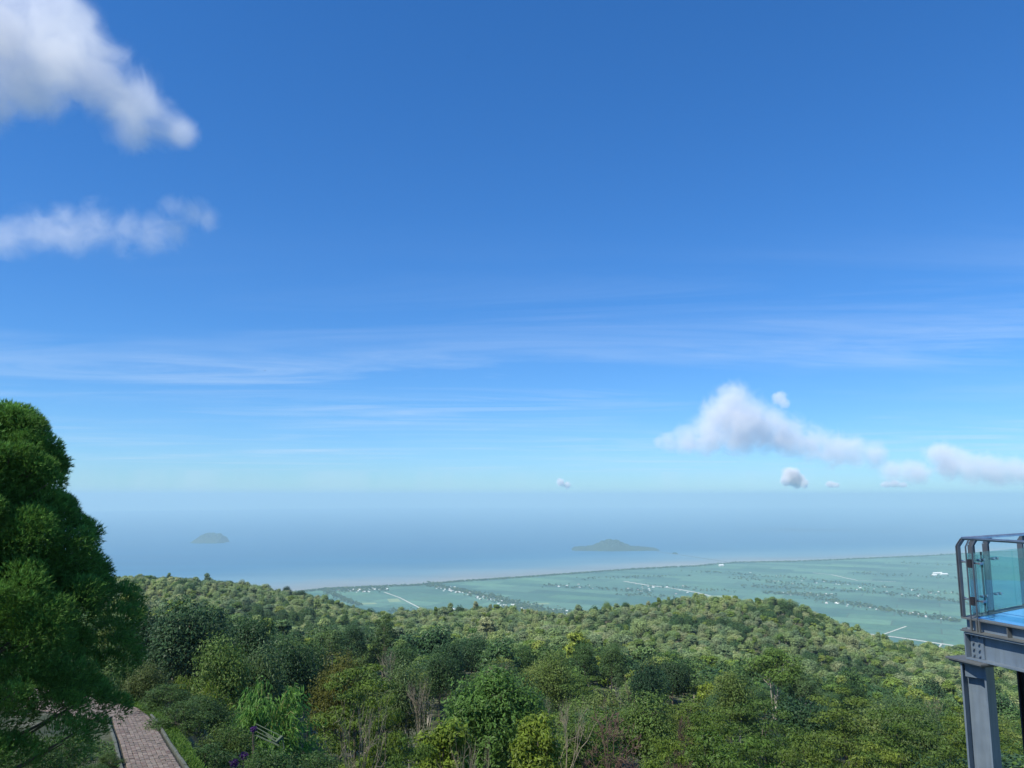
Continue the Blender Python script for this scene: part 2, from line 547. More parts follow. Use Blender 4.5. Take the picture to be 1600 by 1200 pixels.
bk.inputs['Mortar'].default_value = lin(60, 82, 66)
l.new(mp.outputs[0], bk.inputs['Vector'])
no = noise_node(n, l, .0011, 6, .6, mp.outputs[0])
rr = ramp_node(n, l, no.outputs['Fac'], [(.32, (.66, .74, .76, 1)), (.5, (1, 1, 1, 1)), (.66, (1.16, 1.14, .95, 1))])
no2 = noise_node(n, l, .012, 4, .7, mp.outputs[0])
rr2 = ramp_node(n, l, no2.outputs['Fac'], [(.38, (.8, .82, .84, 1)), (.62, (1.08, 1.08, 1.04, 1))])
l.new(mul_col(n, l, mul_col(n, l, bk.outputs['Color'], rr.outputs[0]), rr2.outputs[0]), p.inputs['Base Color'])
p.inputs['Roughness'].default_value = .9
M['fields'] = m
tag(obj('plain', np_mesh('plain', V, [quads]), M['fields']), 'flat green rice plain reaching to the coast', None, kind='structure')

# sea, from under the coast to beyond the visible horizon
SEA_END = 62000.0
us_s = np.linspace(-1.5, cu[-1], 220)
cds = coast_d(us_s)
tt = np.concatenate([np.linspace(-.02, .25, 24), np.geomspace(.28, 6.5, 34)])
V, shore = [], []
for t in tt:
    d = np.minimum(cds * (1 + t), SEA_END)
    V.append(np.stack([us_s * d, d, np.zeros_like(d)], -1)); shore.append(np.clip(d - cds, 0, 20000) / 1000)
V = np.concatenate(V); shore = np.concatenate(shore)
nr, nc = len(tt), len(us_s)
idx = np.arange(nr * nc).reshape(nr, nc)
quads = np.stack([idx[:-1, :-1], idx[:-1, 1:], idx[1:, 1:], idx[1:, :-1]], -1).reshape(-1, 4)
m, n, l, p = new_mat('sea_water')
at = n.new('ShaderNodeAttribute'); at.attribute_name = 'tint'
g = n.new('ShaderNodeNewGeometry')
no = noise_node(n, l, .0006, 5, .6, g.outputs['Position'])
ad = n.new('ShaderNodeMath'); ad.operation = 'MULTIPLY_ADD'; ad.inputs[1].default_value = 1.2; ad.inputs[2].default_value = -.6
l.new(no.outputs['Fac'], ad.inputs[0])
ad2 = n.new('ShaderNodeMath'); ad2.operation = 'ADD'
l.new(at.outputs['Fac'], ad2.inputs[0]); l.new(ad.outputs[0], ad2.inputs[1])
mr = n.new('ShaderNodeMapRange'); mr.inputs['From Min'].default_value = 0; mr.inputs['From Max'].default_value = 4.6
l.new(ad2.outputs[0], mr.inputs['Value'])
rr = ramp_node(n, l, mr.outputs[0], [(0.0, lin(134, 132, 124)), (.25, lin(92, 122, 136)), (.6, lin(26, 90, 126)), (1.0, lin(5, 78, 120))])
smp = n.new('ShaderNodeMapping'); smp.inputs['Rotation'].default_value = (0, 0, math.radians(12)); smp.inputs['Scale'].default_value = (.00025, .0016, 1)
l.new(g.outputs['Position'], smp.inputs['Vector'])
sn = noise_node(n, l, 1.0, 7, .6, smp.outputs[0])
sr = ramp_node(n, l, sn.outputs['Fac'], [(.35, (.8, .84, .88, 1)), (.65, (1.16, 1.12, 1.08, 1))])
l.new(mul_col(n, l, rr.outputs[0], sr.outputs[0]), p.inputs['Base Color'])
p.inputs['Roughness'].default_value = .45
p.inputs['Specular IOR Level'].default_value = .25
M['sea'] = m
tag(obj('sea', np_mesh('sea', V, [quads], tint=shore), M['sea']), 'calm blue sea, muddy along the shore', None, kind='structure')

m, n, l, p = new_mat('island_wood')
g = n.new('ShaderNodeNewGeometry')
no = noise_node(n, l, .02, 6, .65, g.outputs['Position'])
rr = ramp_node(n, l, no.outputs['Fac'], [(.35, lin(18, 34, 26)), (.65, lin(36, 56, 40))])
l.new(rr.outputs[0], p.inputs['Base Color']); p.inputs['Roughness'].default_value = .9
M['island'] = m
M['sand'] = plain_mat('beach_sand', (226, 216, 190), .9)

def island(label, line, base_y, depth, beach=None):
    """line: (px, height in photo pixels) along the skyline"""
    c = at_z((line[0][0] + line[-1][0]) / 2, base_y, 0)
    D = c.y
    xs = np.array([side(a, base_y) * D for a, b in line]); hs = np.array([b * D / F for a, b in line])
    gx = np.linspace(xs[0], xs[-1], 60); gd = np.linspace(-1, 1, 24)
    hh = np.interp(gx, xs, hs)
    VV = []
    for v in gd:
        prof = np.maximum(0, 1 - v * v) ** .7
        wv = np.sqrt(np.maximum(0.0, hh / hs.max()))
        X = gx; Y = np.full_like(gx, v * depth) * (.35 + .65 * wv)
        rough = 1 + (vnoise(X, Y, 60, 5) - .5) * .3 + (vnoise(X, Y, 25, 6) - .5) * .25
        VV.append(np.stack([X - c.x, Y, hh * prof * rough - 1.0], -1))
    VV = np.concatenate(VV)
    idx = np.arange(24 * 60).reshape(24, 60)
    q = np.stack([idx[:-1, :-1], idx[:-1, 1:], idx[1:, 1:], idx[1:, :-1]], -1).reshape(-1, 4)
    o = obj('island', np_mesh('island', VV, [q], smooth=False), M['island'])
    o.location = (c.x, D, 0)
    tag(o, label, None, kind='structure')
    if beach:
        a, b, yy = beach
        pa, pb = at_z(a, yy, 1.2), at_z(b, yy, 1.2)
        w = .9 * pa.y / F / drop(yy)
        mb = MB()
        k = 8
        poly = []
        for i in range(k + 1):
            s = i / k; q_ = pa.lerp(pb, s); poly.append((q_.x - c.x, q_.y - D - w * math.sin(math.pi * s) * .9))
        for i in range(k, -1, -1):
            s = i / k; q_ = pa.lerp(pb, s); poly.append((q_.x - c.x, q_.y - D + w * .9 + 1))
        mb.prism(poly, -.5, 1.5)
        mb.build('beach', M['sand'], o)
    return o

island('small rounded wooded island on the left with a pale beach', [(302, 1), (308, 6), (314, 10), (322, 13), (332, 14), (342, 12.5), (349, 9), (353, 3), (355, 1)], 847.5, 330, beach=(311, 327, 847.8))
isl = island('long low island on the right with a central hump', [(893, .5), (897, 4), (905, 5), (915, 5.5), (925, 6), (933, 9), (942, 13), (950, 14.5), (958, 14), (966, 13), (975, 9.5), (985, 6.5), (1000, 5), (1012, 4), (1022, 3.5), (1028, 1)], 859, 360)
island('tiny islet beside the sea bridge', [(1050, .5), (1053, 2.5), (1056, 2.6), (1059, .5)], 865.5, 40)

# bridge from the coast to the long island
pa, pb = at_z(1027, 861.5, 6), at_z(1142, 878.6, 6)
mb = MB()
mb.bar(pa, pb, 16, 1.6)
mid = (pa + pb) / 2
br = empty('sea_bridge', (mid.x, mid.y, 0))
tag(br, 'long thin causeway bridge running from the coast to the long island', 'bridge')
mb.build('deck', M['bridge'], br, origin=(mid.x, mid.y, 0))
pier_me = MB().box((0, 0, 1.9), (3, 10, 6.6)).mesh('pier')
pier_me.materials.append(M['bridge'])
for k in range(24):
    q = pa.lerp(pb, (k + .5) / 24)
    o = bpy.data.objects.new('pier', pier_me); COL.objects.link(o); o.parent = br
    o.location = (q.x - mid.x, q.y - mid.y, 0)

def road(label, pts, w, z):
    P = [at_z(a, b, z) for a, b in pts]
    V, Q = [], []
    for k, q in enumerate(P):
        d = (P[min(k + 1, len(P) - 1)] - P[max(k - 1, 0)]).normalized()
        s = Vector((-d.y, d.x, 0)) * w / 2
        V += [tuple(q + s), tuple(q - s)]
    for k in range(len(P) - 1): Q.append([2 * k, 2 * k + 1, 2 * k + 3, 2 * k + 2])
    return tag(obj('road', np_mesh('road', V, [Q]), M['road']), label, None, kind='structure')
road('broad pale road crossing the plain beside the viewing platform', [(1290, 978), (1330, 987), (1400, 995.5), (1500, 1010), (1620, 1026), (1800, 1050)], 26, PLAIN_Z + .5)
road('straight pale road in the middle of the plain', [(974, 908), (1010, 914), (1050, 919), (1090, 926), (1110, 931)], 30, PLAIN_Z + .6)
road('thin field track meeting the broad road', [(1376, 992.5), (1395, 986), (1416, 978.5)], 12, PLAIN_Z + .7)
road('thin field track below the broad road', [(1471, 1006), (1458, 1024)], 10, PLAIN_Z + .8)
road('thin pale track through the near fields', [(600, 925), (625, 934), (660, 952)], 14, PLAIN_Z + .9)
road('pale shoreline track on the right of the plain', [(1270, 895), (1300, 898), (1340, 907), (1400, 909)], 22, PLAIN_Z + 1.0)
M['pale_field'] = plain_mat('harvested_field', (128, 144, 104), .9, noise=.01, col2=(112, 134, 98))
def field(label, quad):
    P = [tuple(at_z(a, b, PLAIN_Z + .3)) for a, b in quad]
    return tag(obj('field', np_mesh('field', P, [[[0, 1, 2, 3]]]), M['pale_field']), label, None, kind='structure')
field('small pale harvested field in the near plain', [(608, 941), (627, 940), (622, 935), (605, 936)])
field('pale bare field beside the dark tree belt', [(552, 945), (590, 944), (586, 941.5), (556, 942)])
field('pale strip of field by the town', [(805, 946), (860, 944), (856, 942), (806, 943.5)])
field('pale bare strip behind the central ridge', [(1100, 934), (1152, 933), (1146, 930), (1108, 930.5)])

# ------------------------------------------------------------------ plants: generators
def leaf_cloud(C, N, length, width, fold=.25, r=rng):
    """diamond leaves at C with normals N; returns verts, quads, tint"""
    k = len(C)
    N = N / (np.linalg.norm(N, axis=1, keepdims=True) + 1e-9)
    A = r.normal(size=(k, 3))
    A = A - N * (A * N).sum(1, keepdims=True)
    A /= np.linalg.norm(A, axis=1, keepdims=True) + 1e-9
    B = np.cross(N, A)
    L = length * r.uniform(.5, 1.5, (k, 1)); W = width * r.uniform(.55, 1.4, (k, 1))
    V = np.stack([C - A * L / 2, C + B * W / 2 - N * W * fold, C + A * L / 2, C - B * W / 2 - N * W * fold], 1).reshape(-1, 3)
    Q = np.arange(4 * k).reshape(k, 4)
    t = np.repeat(r.uniform(.62, 1.32, k), 4)
    return V, Q, t

def sphere_dirs(k, r=rng):
    d = r.normal(size=(k, 3))
    return d / np.linalg.norm(d, axis=1, keepdims=True)

def limb_pts(a, b, bend, r, k=5):
    a, b = np.array(a, float), np.array(b, float)
    off = r.normal(size=3) * bend * np.linalg.norm(b - a)
    out = []
    for i in range(k):
        s = i / (k - 1)
        out.append(a + (b - a) * s + off * math.sin(math.pi * s) * .5)
    return out

def make_tree(name, seed, h, w, crown_lo, lobes, leaves, leaf, lw, bark, leafm, flat=.75, lobe_r=.3, tiers=False, trunk_r=.16, up=.5, limb_n=6, stems=1, droop=0.0, shell=.3):
    """prototype (crown mesh, trunk mesh) of height h and width w, standing on the origin"""
    r = np.random.default_rng(seed)
    cz0 = h * crown_lo
    wood = MB()
    cen, rad = [], []
    for i in range(lobes):
        if tiers:
            s = (i + .5) / lobes
            z = cz0 + (h - cz0) * s * .97
            rr_ = w / 2 * (1.0 - .62 * s ** 1.6) * math.sqrt(r.uniform(.05, 1))
            a = i * 2.399 + r.uniform(-.5, .5)
            c = np.array([rr_ * math.cos(a), rr_ * math.sin(a), z])
            R = w * lobe_r * r.uniform(.7, 1.25) * (1 - .35 * s)
        else:
            d = sphere_dirs(1, r)[0]
            d[2] = abs(d[2]) * 1.1 - .28
            q = r.uniform(.5, 1.0) ** .5
            R = w * lobe_r * r.uniform(.65, 1.2)
            c = np.array([d[0] * (w / 2 - R * .75) * q, d[1] * (w / 2 - R * .75) * q, cz0 + (h - cz0) * (.42 + .5 * d[2] * q)])
            c[2] = min(c[2], h - R * flat * .95)
        cen.append(c); rad.append(R)
    # wood
    for s in range(stems):
        ang = 2 * math.pi * s / max(stems, 1) + 1
        foot = np.array([math.cos(ang), math.sin(ang), 0]) * (0.0 if stems == 1 else .25)
        top = np.array([math.cos(ang), math.sin(ang), 0]) * (0.03 if stems == 1 else .16) * w + np.array([r.normal() * .1, r.normal() * .1, h * (.80 if stems == 1 else .78)])
        foot[2] = -1.5
        P = limb_pts(foot, top, .06, r, 7)
        wood.tube([tuple(q) for q in P], [trunk_r * (1.15 - .95 * k / 6) for k in range(7)], 7)
        for j in range(limb_n):
            c = cen[int(r.integers(0, lobes))]
            k = r.uniform(.45, .85)
            base = np.array(P[int(k * 6)])
            base[2] = min(base[2], c[2])
            LP = limb_pts(base, c, .16, r, 4)
            wood.tube([tuple(q) for q in LP], [trunk_r * .42, trunk_r * .32, trunk_r * .2, trunk_r * .08], 5)
            for q in range(2):
                e = c + sphere_dirs(1, r)[0] * w * .14
                wood.tube([tuple(LP[2]), tuple((LP[2] + e) / 2 + r.normal(size=3) * .1), tuple(e)], [trunk_r * .14, trunk_r * .1, trunk_r * .03], 4)
    # leaves
    cen, rad = np.array(cen), np.array(rad)
    wgt = rad ** 2; wgt = wgt / wgt.sum()
    li = r.choice(lobes, leaves, p=wgt)
    d = sphere_dirs(leaves, r)
    q = r.uniform(shell, 1.0, leaves) ** .45
    lump = 1 + .28 * np.sin(d[:, 0] * 5 + li) * np.cos(d[:, 1] * 6 + li * 2) + .2 * np.sin(d[:, 2] * 7 + li * 3)
    C = cen[li] + d * (rad[li] * q * lump)[:, None] * np.array([1, 1, flat])
    N = d * np.array([1, 1, 1]) * .8 + np.array([0, 0, up]) + r.normal(size=(leaves, 3)) * .45
    V, Q, t = leaf_cloud(C, N, leaf, leaf * lw, r=r)
    if droop: V[:, 2] -= 0
    # leaves at the top of each lobe are paler
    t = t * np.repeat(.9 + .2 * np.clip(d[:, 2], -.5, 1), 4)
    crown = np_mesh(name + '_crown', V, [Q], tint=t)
    crown.materials.append(leafm)
    trunk = wood.mesh(name + '_trunk', smooth=True)
    trunk.materials.append(bark)
    return dict(crown=crown, trunk=trunk, h=h, w=w)

def make_bare(name, seed, h, w, mat, levels=4, n0=5, r0=.1, spread=.55, kids=3, rmin=.006):
    r = np.random.default_rng(seed)
    big, fine = MB(), MB()
    def grow(a, d, L, rad, lev):
        d = d / np.linalg.norm(d)
        b = a + d * L
        mid = (a + b) / 2 + r.normal(size=3) * L * .06
        (big if lev < 2 else fine).tube([tuple(a), tuple(mid), tuple(b)], [max(rad, rmin), max(rad * .8, rmin), max(rad * .6, rmin)], 6 if lev < 2 else 3)
        if lev >= levels: return
        for k in range(n0 if lev == 0 else kids + (lev >= 2)):
            nd = d + r.normal(size=3) * spread + np.array([0, 0, .12])
            s = r.uniform(.55, 1.0)
            grow(a + (b - a) * s if k else b, nd, L * r.uniform(.5, .72), rad * .55, lev + 1)
    grow(np.array([0, 0, -.6]), np.array([.05, 0, 1.]), h * .42, r0, 0)
    meshes = []
    for mb, nm in ((big, '_trunk'), (fine, '_crown')):
        me = mb.mesh(name + nm)
        me.materials.append(mat); meshes.append(me)
    allv = np.array([v.co[:] for v in meshes[1].vertices])
    return dict(trunk=meshes[0], crown=meshes[1], h=float(allv[:, 2].max()), w=float((np.ptp(allv[:, 0]) + np.ptp(allv[:, 1])) / 2), crown_name='twigs')

def make_bamboo(name, seed, h, w, culms, leaves_each, leafm, leaf=.42, lw=.2):
    r = np.random.default_rng(seed)
    wood = MB(); C, A = [], []
    for i in range(culms):
        a = r.uniform(0, 2 * math.pi); out = np.array([math.cos(a), math.sin(a), 0])
        reach = w / 2 * math.sqrt(r.uniform(.02, 1)); top = h * r.uniform(.82, 1.0) * (1 - .45 * (reach / (w / 2)) ** 2)
        P = []
        base = out * r.uniform(0, w * .12)
        for k in range(9):
            s = k / 8
            P.append(base + out * reach * s ** 2.2 + np.array([0, 0, 1]) * (top * math.sin(min(s * 1.75, 1.75)) - .8 * (s == 0)))
        wood.tube([tuple(q) for q in P], [.045 * (1.1 - k / 8) + .006 for k in range(9)], 5)
        for j in range(leaves_each):
            s = r.uniform(.12, 1) * 8; k = min(int(s), 7)
            q = P[k] + (P[k + 1] - P[k]) * (s - k)
            off = sphere_dirs(1, r)[0] * r.uniform(.1, .75) * w * .11
            off[2] = off[2] * .6 - .1
            C.append(q + off)
            A.append(out * .55 + np.array([0, 0, -.7]) + r.normal(size=3) * .5)
    C, A = np.array(C), np.array(A)
    A /= np.linalg.norm(A, axis=1, keepdims=True)
    k = len(C)
    S = np.cross(A, r.normal(size=(k, 3))); S /= np.linalg.norm(S, axis=1, keepdims=True)
    N = np.cross(A, S)
    L = leaf * r.uniform(.7, 1.25, (k, 1)); W = L * lw
    V = np.stack([C, C + A * L * .4 + S * W / 2, C + A * L - N * L * .1, C + A * L * .4 - S * W / 2], 1).reshape(-1, 3)
    t = np.repeat(r.uniform(.6, 1.35, k), 4)
    crown = np_mesh(name + '_crown', V, [np.arange(4 * k).reshape(k, 4)], tint=t); crown.materials.append(leafm)
    trunk = wood.mesh(name + '_culms', smooth=True); trunk.materials.append(M['culm'])
    return dict(crown=crown, trunk=trunk, h=h, w=w, trunk_name='culms', crown_name='foliage')

P = {}
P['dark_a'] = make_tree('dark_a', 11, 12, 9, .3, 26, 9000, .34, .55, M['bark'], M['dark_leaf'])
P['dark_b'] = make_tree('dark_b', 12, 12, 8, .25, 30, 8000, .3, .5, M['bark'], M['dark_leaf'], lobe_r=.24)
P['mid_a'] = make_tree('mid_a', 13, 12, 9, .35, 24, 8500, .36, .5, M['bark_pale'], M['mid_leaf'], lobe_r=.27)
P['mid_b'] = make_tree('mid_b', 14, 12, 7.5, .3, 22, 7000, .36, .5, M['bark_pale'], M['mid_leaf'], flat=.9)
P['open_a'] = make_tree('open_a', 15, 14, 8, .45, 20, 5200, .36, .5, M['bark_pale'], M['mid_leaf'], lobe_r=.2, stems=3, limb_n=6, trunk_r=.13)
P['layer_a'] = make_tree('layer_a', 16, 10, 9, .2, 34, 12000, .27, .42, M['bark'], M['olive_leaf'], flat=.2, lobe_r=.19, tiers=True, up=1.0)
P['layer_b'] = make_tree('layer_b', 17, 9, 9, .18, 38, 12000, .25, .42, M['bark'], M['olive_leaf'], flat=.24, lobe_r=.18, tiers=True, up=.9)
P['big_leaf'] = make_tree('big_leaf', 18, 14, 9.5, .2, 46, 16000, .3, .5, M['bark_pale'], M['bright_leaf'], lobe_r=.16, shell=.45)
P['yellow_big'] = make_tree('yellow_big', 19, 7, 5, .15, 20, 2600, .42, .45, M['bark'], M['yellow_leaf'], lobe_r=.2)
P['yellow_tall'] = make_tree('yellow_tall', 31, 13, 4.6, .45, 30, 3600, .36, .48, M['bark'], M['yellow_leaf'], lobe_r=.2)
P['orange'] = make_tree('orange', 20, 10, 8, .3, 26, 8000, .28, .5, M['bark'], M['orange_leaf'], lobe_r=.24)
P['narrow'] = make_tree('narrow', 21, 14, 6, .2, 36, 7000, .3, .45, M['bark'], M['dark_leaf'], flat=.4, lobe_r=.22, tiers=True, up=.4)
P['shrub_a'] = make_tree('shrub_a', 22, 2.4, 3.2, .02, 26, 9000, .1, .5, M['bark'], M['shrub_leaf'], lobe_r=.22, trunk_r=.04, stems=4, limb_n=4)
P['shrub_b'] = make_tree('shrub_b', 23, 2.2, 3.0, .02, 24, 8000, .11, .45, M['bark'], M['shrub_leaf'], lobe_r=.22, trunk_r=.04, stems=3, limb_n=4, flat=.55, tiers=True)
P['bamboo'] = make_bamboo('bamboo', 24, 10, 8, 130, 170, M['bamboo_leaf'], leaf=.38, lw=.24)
P['bamboo_pale'] = make_bamboo('bamboo_pale', 25, 5, 3.4, 26, 90, M['yellow_leaf'], leaf=.26)
P['bare_pale'] = make_bare('bare_pale', 26, 9, 5, M['twig_pale'], levels=4, r0=.09)
P['bare_brown'] = make_bare('bare_brown', 29, 8, 8, M['twig_brown'], levels=5, n0=7, r0=.13, spread=.75, rmin=.016)
P['pole_tree'] = make_tree('pole_tree', 28, 16, 4, .72, 9, 900, .34, .5, M['bark_pale'], M['mid_leaf'], lobe_r=.2, stems=2, trunk_r=.13, limb_n=4)

def plant(name, proto, loc, height, width, label, cat, group=None, rot=None, lean=0.0):
    p_ = P[proto]
    t = empty(name, loc)
    sx = width / p_['w']; sz = height / p_['h']
    t.rotation_euler = (lean, 0, random.uniform(0, 6.28) if rot is None else rot)
    t.scale = (sx, sx, sz)
    for key, nm in (('trunk', p_.get('trunk_name', 'trunk')), ('crown', p_.get('crown_name', 'crown'))):
        o = bpy.data.objects.new(nm, p_[key]); COL.objects.link(o); o.parent = t
    tag(t, label, cat, group)
    return t

TAKEN = []
PICKED = []
def spot(name, proto, px, top, D, wpx, label, cat='tree', group=None, rot=None, minh=1.0, lean=0.0):
    """a plant whose top shows at (px, top), standing on the ground D metres ahead"""
    q = at_y(px, top, D)
    gz = g1(q.x, q.y)
    h = max(q.z - gz, minh)
    w = wpx / F * D
    TAKEN.append((q.x, q.y, w / 2)); PICKED.append((px, D, wpx))
    return plant(name, proto, (q.x, q.y, gz), h, w, label, cat, group, rot, lean)

# --- the trees one can pick out
spot('broadleaf_tree', 'dark_a', 300, 924, 112, 130, 'tall dark dome-crowned tree rising against the left ridge beside the conifer')
spot('broadleaf_tree', 'dark_b', 236, 946, 118, 100, 'dark tree filling the gap between the conifer and the tall domed tree')
spot('broadleaf_tree', 'dark_b', 392, 952, 126, 90, 'dark spreading tree just right of the tall domed tree')
spot('broadleaf_tree', 'mid_a', 345, 985, 78, 100, 'mid green tree standing in front of the tall domed tree')
spot('broadleaf_tree', 'mid_b', 415, 1000, 84, 80, 'leafy green tree above and behind the bamboo clump')
spot('broadleaf_tree', 'dark_a', 455, 985, 110, 90, 'dark olive tree behind the bamboo, in the left middle forest')
spot('narrow_tree', 'narrow', 600, 955, 240, 36, 'dark ragged narrow tree standing up below the left end of the town')
spot('broadleaf_tree', 'dark_b', 552, 968, 235, 46, 'dark crown just left of the ragged narrow tree')
spot('open_tree', 'open_a', 512, 972, 190, 60, 'thin pale-stemmed tree on the skyline of the near forest, left of the narrow tree')
spot('bamboo_clump', 'bamboo', 418, 1048, 46, 185, 'bright green drooping bamboo clump at lower left', 'bamboo')
spot('bamboo_clump', 'bamboo_pale', 292, 1046, 38, 70, 'small yellow-green feathery bamboo tuft beside the paved path', 'bamboo')
spot('bamboo_clump', 'bamboo_pale', 335, 1052, 38.5, 70, 'yellow-green bamboo tuft touching the big bamboo clump on its left', 'bamboo')
spot('layered_tree', 'layer_a', 556, 1032, 60, 165, 'olive yellow tree with flat leaf layers right of the bamboo')
spot('layered_tree', 'layer_b', 600, 1080, 52, 110, 'lower layered olive tree behind the pale bare tree')
spot('golden_tree', 'orange', 530, 1012, 86, 95, 'golden-tinged olive crown above the layered tree')
spot('broadleaf_tree', 'big_leaf', 772, 1008, 60, 190, 'large bright green big-leaved tree at the bottom centre')
spot('broadleaf_tree', 'yellow_tall', 692, 1085, 48, 100, 'yellow-green large-leaved small tree left of the big-leaved tree')
spot('broadleaf_tree', 'yellow_tall', 838, 1085, 54, 85, 'yellow-green sapling on the right side of the big-leaved tree')
spot('bare_tree', 'bare_pale', 570, 1075, 42, 85, 'pale leafless tree with upright twigs right of the bamboo')
spot('bare_tree', 'bare_pale', 742, 1140, 40, 70, 'pale leafless small tree below the big-leaved tree')
spot('bare_tree', 'bare_pale', 880, 1085, 66, 70, 'grey leafless tree between big-leaved tree and brown tree')
spot('bare_tree', 'bare_brown', 962, 1098, 62, 135, 'brown leafless twiggy tree at the bottom right of centre')
spot('bare_tree', 'bare_brown', 1062, 1105, 70, 55, 'smaller brown leafless tree right of the large brown one')
spot('bare_tree', 'bare_pale', 612, 1008, 130, 40, 'grey bare-branched tree above the layered olive tree')
spot('bare_tree', 'bare_pale', 655, 1055, 90, 50, 'pale bare stems left of the big-leaved tree')
spot('open_tree', 'open_a', 1208, 1002, 185, 95, 'tall open tree with pale branching stems standing above the right forest')
spot('open_tree', 'open_a', 1258, 1045, 180, 55, 'shorter open tree right beside the tall pale-stemmed one')
spot('pole_tree', 'pole_tree', 970, 1045, 150, 22, 'tall slim tree with pale bare trunk behind the brown tree', lean=.06)
spot('broadleaf_tree', 'yellow_big', 1104, 1058, 200, 38, 'small yellow crown standing out in the dark right forest')
for px, top, D, w, lab in ((740, 986, 225, 62, 'dark dense crown above the big-leaved tree'), (912, 997, 220, 46, 'left one of two dark crowns standing up at the centre right'),
                           (958, 1000, 215, 50, 'right one of two dark crowns standing up at the centre right'), (815, 1002, 215, 52, 'dark crown at centre on the edge of the lit forest'),
                           (630, 1002, 200, 55, 'dark crown above the orange-tinged tree on its right'), (1052, 1022, 205, 55, 'broad dark crown in the middle right forest'),
                           (690, 1010, 150, 60, 'grey-green dense crown left above the big-leaved tree')):
    spot('broadleaf_tree', 'dark_a' if w > 50 else 'dark_b', px, top, D, w, lab)
for px, top, D, w, lab in ((1195, 1090, 70, 150, 'wide layered olive tree below the tall pale-stemmed tree'), (1310, 1076, 84, 150, 'yellow-green layered tree at lower right, highest of its row'),
                           (1400, 1098, 72, 150, 'layered olive tree second from the grey steel column'), (1110, 1108, 66, 120, 'layered olive tree right of the brown leafless tree'),
                           (1478, 1128, 58, 130, 'layered olive tree right next to the grey steel column'), (1260, 1140, 50, 150, 'broad olive shrubby tree at the bottom edge, right half'),
                           (1040, 1150, 48, 120, 'layered bush at the bottom edge below the brown tree'), (1370, 1160, 46, 140, 'layered bush at the bottom edge near the steel column'),
                           (640, 1150, 38, 110, 'dark olive bush at the bottom edge right of the pale bare tree')):
    spot('layered_tree', 'layer_a' if random.random() < .5 else 'layer_b', px, top, D, w, lab)

for px, top, D, w, pr, lab in ((948, 939, 755, 15, 'mid_b', 'left one of two small trees standing up on the ridge skyline behind the town'), (977, 939, 755, 16, 'dark_b', 'right one of two small trees standing up on the ridge skyline behind the town'),
                               (1367, 998, 715, 14, 'open_a', 'lone slim tree on the right end of the lit ridge skyline'), (448, 914, 935, 14, 'dark_a', 'left tree on the left ridge end, against the sea'), (470, 921, 930, 18, 'dark_a', 'dark tree at the right end of the left ridge, against the sea'),
                               (522, 944, 915, 13, 'open_a', 'slim flat-topped tree in front of the left fields'), (1118, 931, 765, 18, 'dark_b', 'dark tree on the highest point of the lit ridge'), (1262, 953, 745, 16, 'dark_a', 'dark tree where the lit ridge starts to fall to the right')):
    spot('skyline_tree', pr, px, top, D, w, lab, group='trees on the ridge skyline')

for px, top, D, w, pr, lab in ((705, 992, 165, 55, 'dark_b', 'tall dark tree rising left above the big-leaved tree'), (868, 1012, 140, 70, 'mid_a', 'broad tree rising behind the big-leaved tree on its right'), (1010, 1018, 150, 60, 'dark_a', 'dark domed tree left of the small yellow crown'),
                               (1150, 1040, 130, 70, 'mid_b', 'green domed tree just left of the tall pale-stemmed tree'), (485, 992, 120, 70, 'dark_a', 'dark domed tree above the right end of the bamboo'), (1330, 1058, 140, 60, 'dark_b', 'dark tree above the layered row near the column'), (635, 1030, 100, 70, 'mid_b', 'green upright tree right above the layered olive tree')):
    spot('broadleaf_tree', pr, px, top, D, w, lab)

# --- shrubs round the garden path
SH = [(232, 1032, 37, 80, 'dark shrub behind the bend of the paved path'), (262, 1070, 34, 90, 'brownish shrub on the far right side of the path'), (318, 1085, 32, 100, 'round shrub below the yellow bamboo tuft'),
      (285, 1128, 28.5, 90, 'leafy shrub overhanging the grass strip'), (352, 1128, 28, 110, 'brown-green shrub in front of the bamboo clump'), (330, 1165, 24, 100, 'shrub at the bottom edge right of the grass strip'),
      (425, 1163, 27, 120, 'low shrub in front of the pale timber frame'), (492, 1180, 30, 100, 'shrub at the bottom edge below the right end of the bamboo'), (395, 1180, 22.5, 90, 'shrub with purple flowers beside it at the bottom edge'),
      (205, 1005, 46, 80, 'shrubby green mass behind the conifer on its right')]
for k, (px, top, D, w, lab) in enumerate(SH):
    spot('shrub', 'shrub_a' if k % 2 == 0 else 'shrub_b', px, top, D, w, lab, 'shrub')

# --- the near forest, tree by tree
def zone_label(px, D, kind):
    looks = {'dark_a': 'dense dark tree', 'dark_b': 'ragged dark tree', 'mid_a': 'broad green tree', 'mid_b': 'upright green tree', 'open_a': 'open pale-stemmed tree',
             'layer_a': 'olive layered tree', 'layer_b': 'low olive layered tree', 'orange': 'golden-tinged olive tree', 'narrow': 'dark narrow ragged tree', 'big_leaf': 'bright green leafy tree', 'bare_pale': 'pale leafless tree', 'yellow_big': 'yellow-green small tree'}
    row_ = 'in nearest forest' if D < 80 else ('in middle forest' if D < 150 else 'in far dark forest')
    if px < 330: col_ = 'behind the conifer'
    elif px < 520: col_ = 'above the bamboo clump'
    elif px < 680: col_ = 'above the layered olive tree'
    elif px < 860: col_ = 'around the big-leaved tree'
    elif px < 1080: col_ = 'around the brown bare tree'
    elif px < 1280: col_ = 'around the pale-stemmed tree'
    else: col_ = 'towards the steel column'
    s = f'{looks[kind]} {row_}, {col_}'
    return s

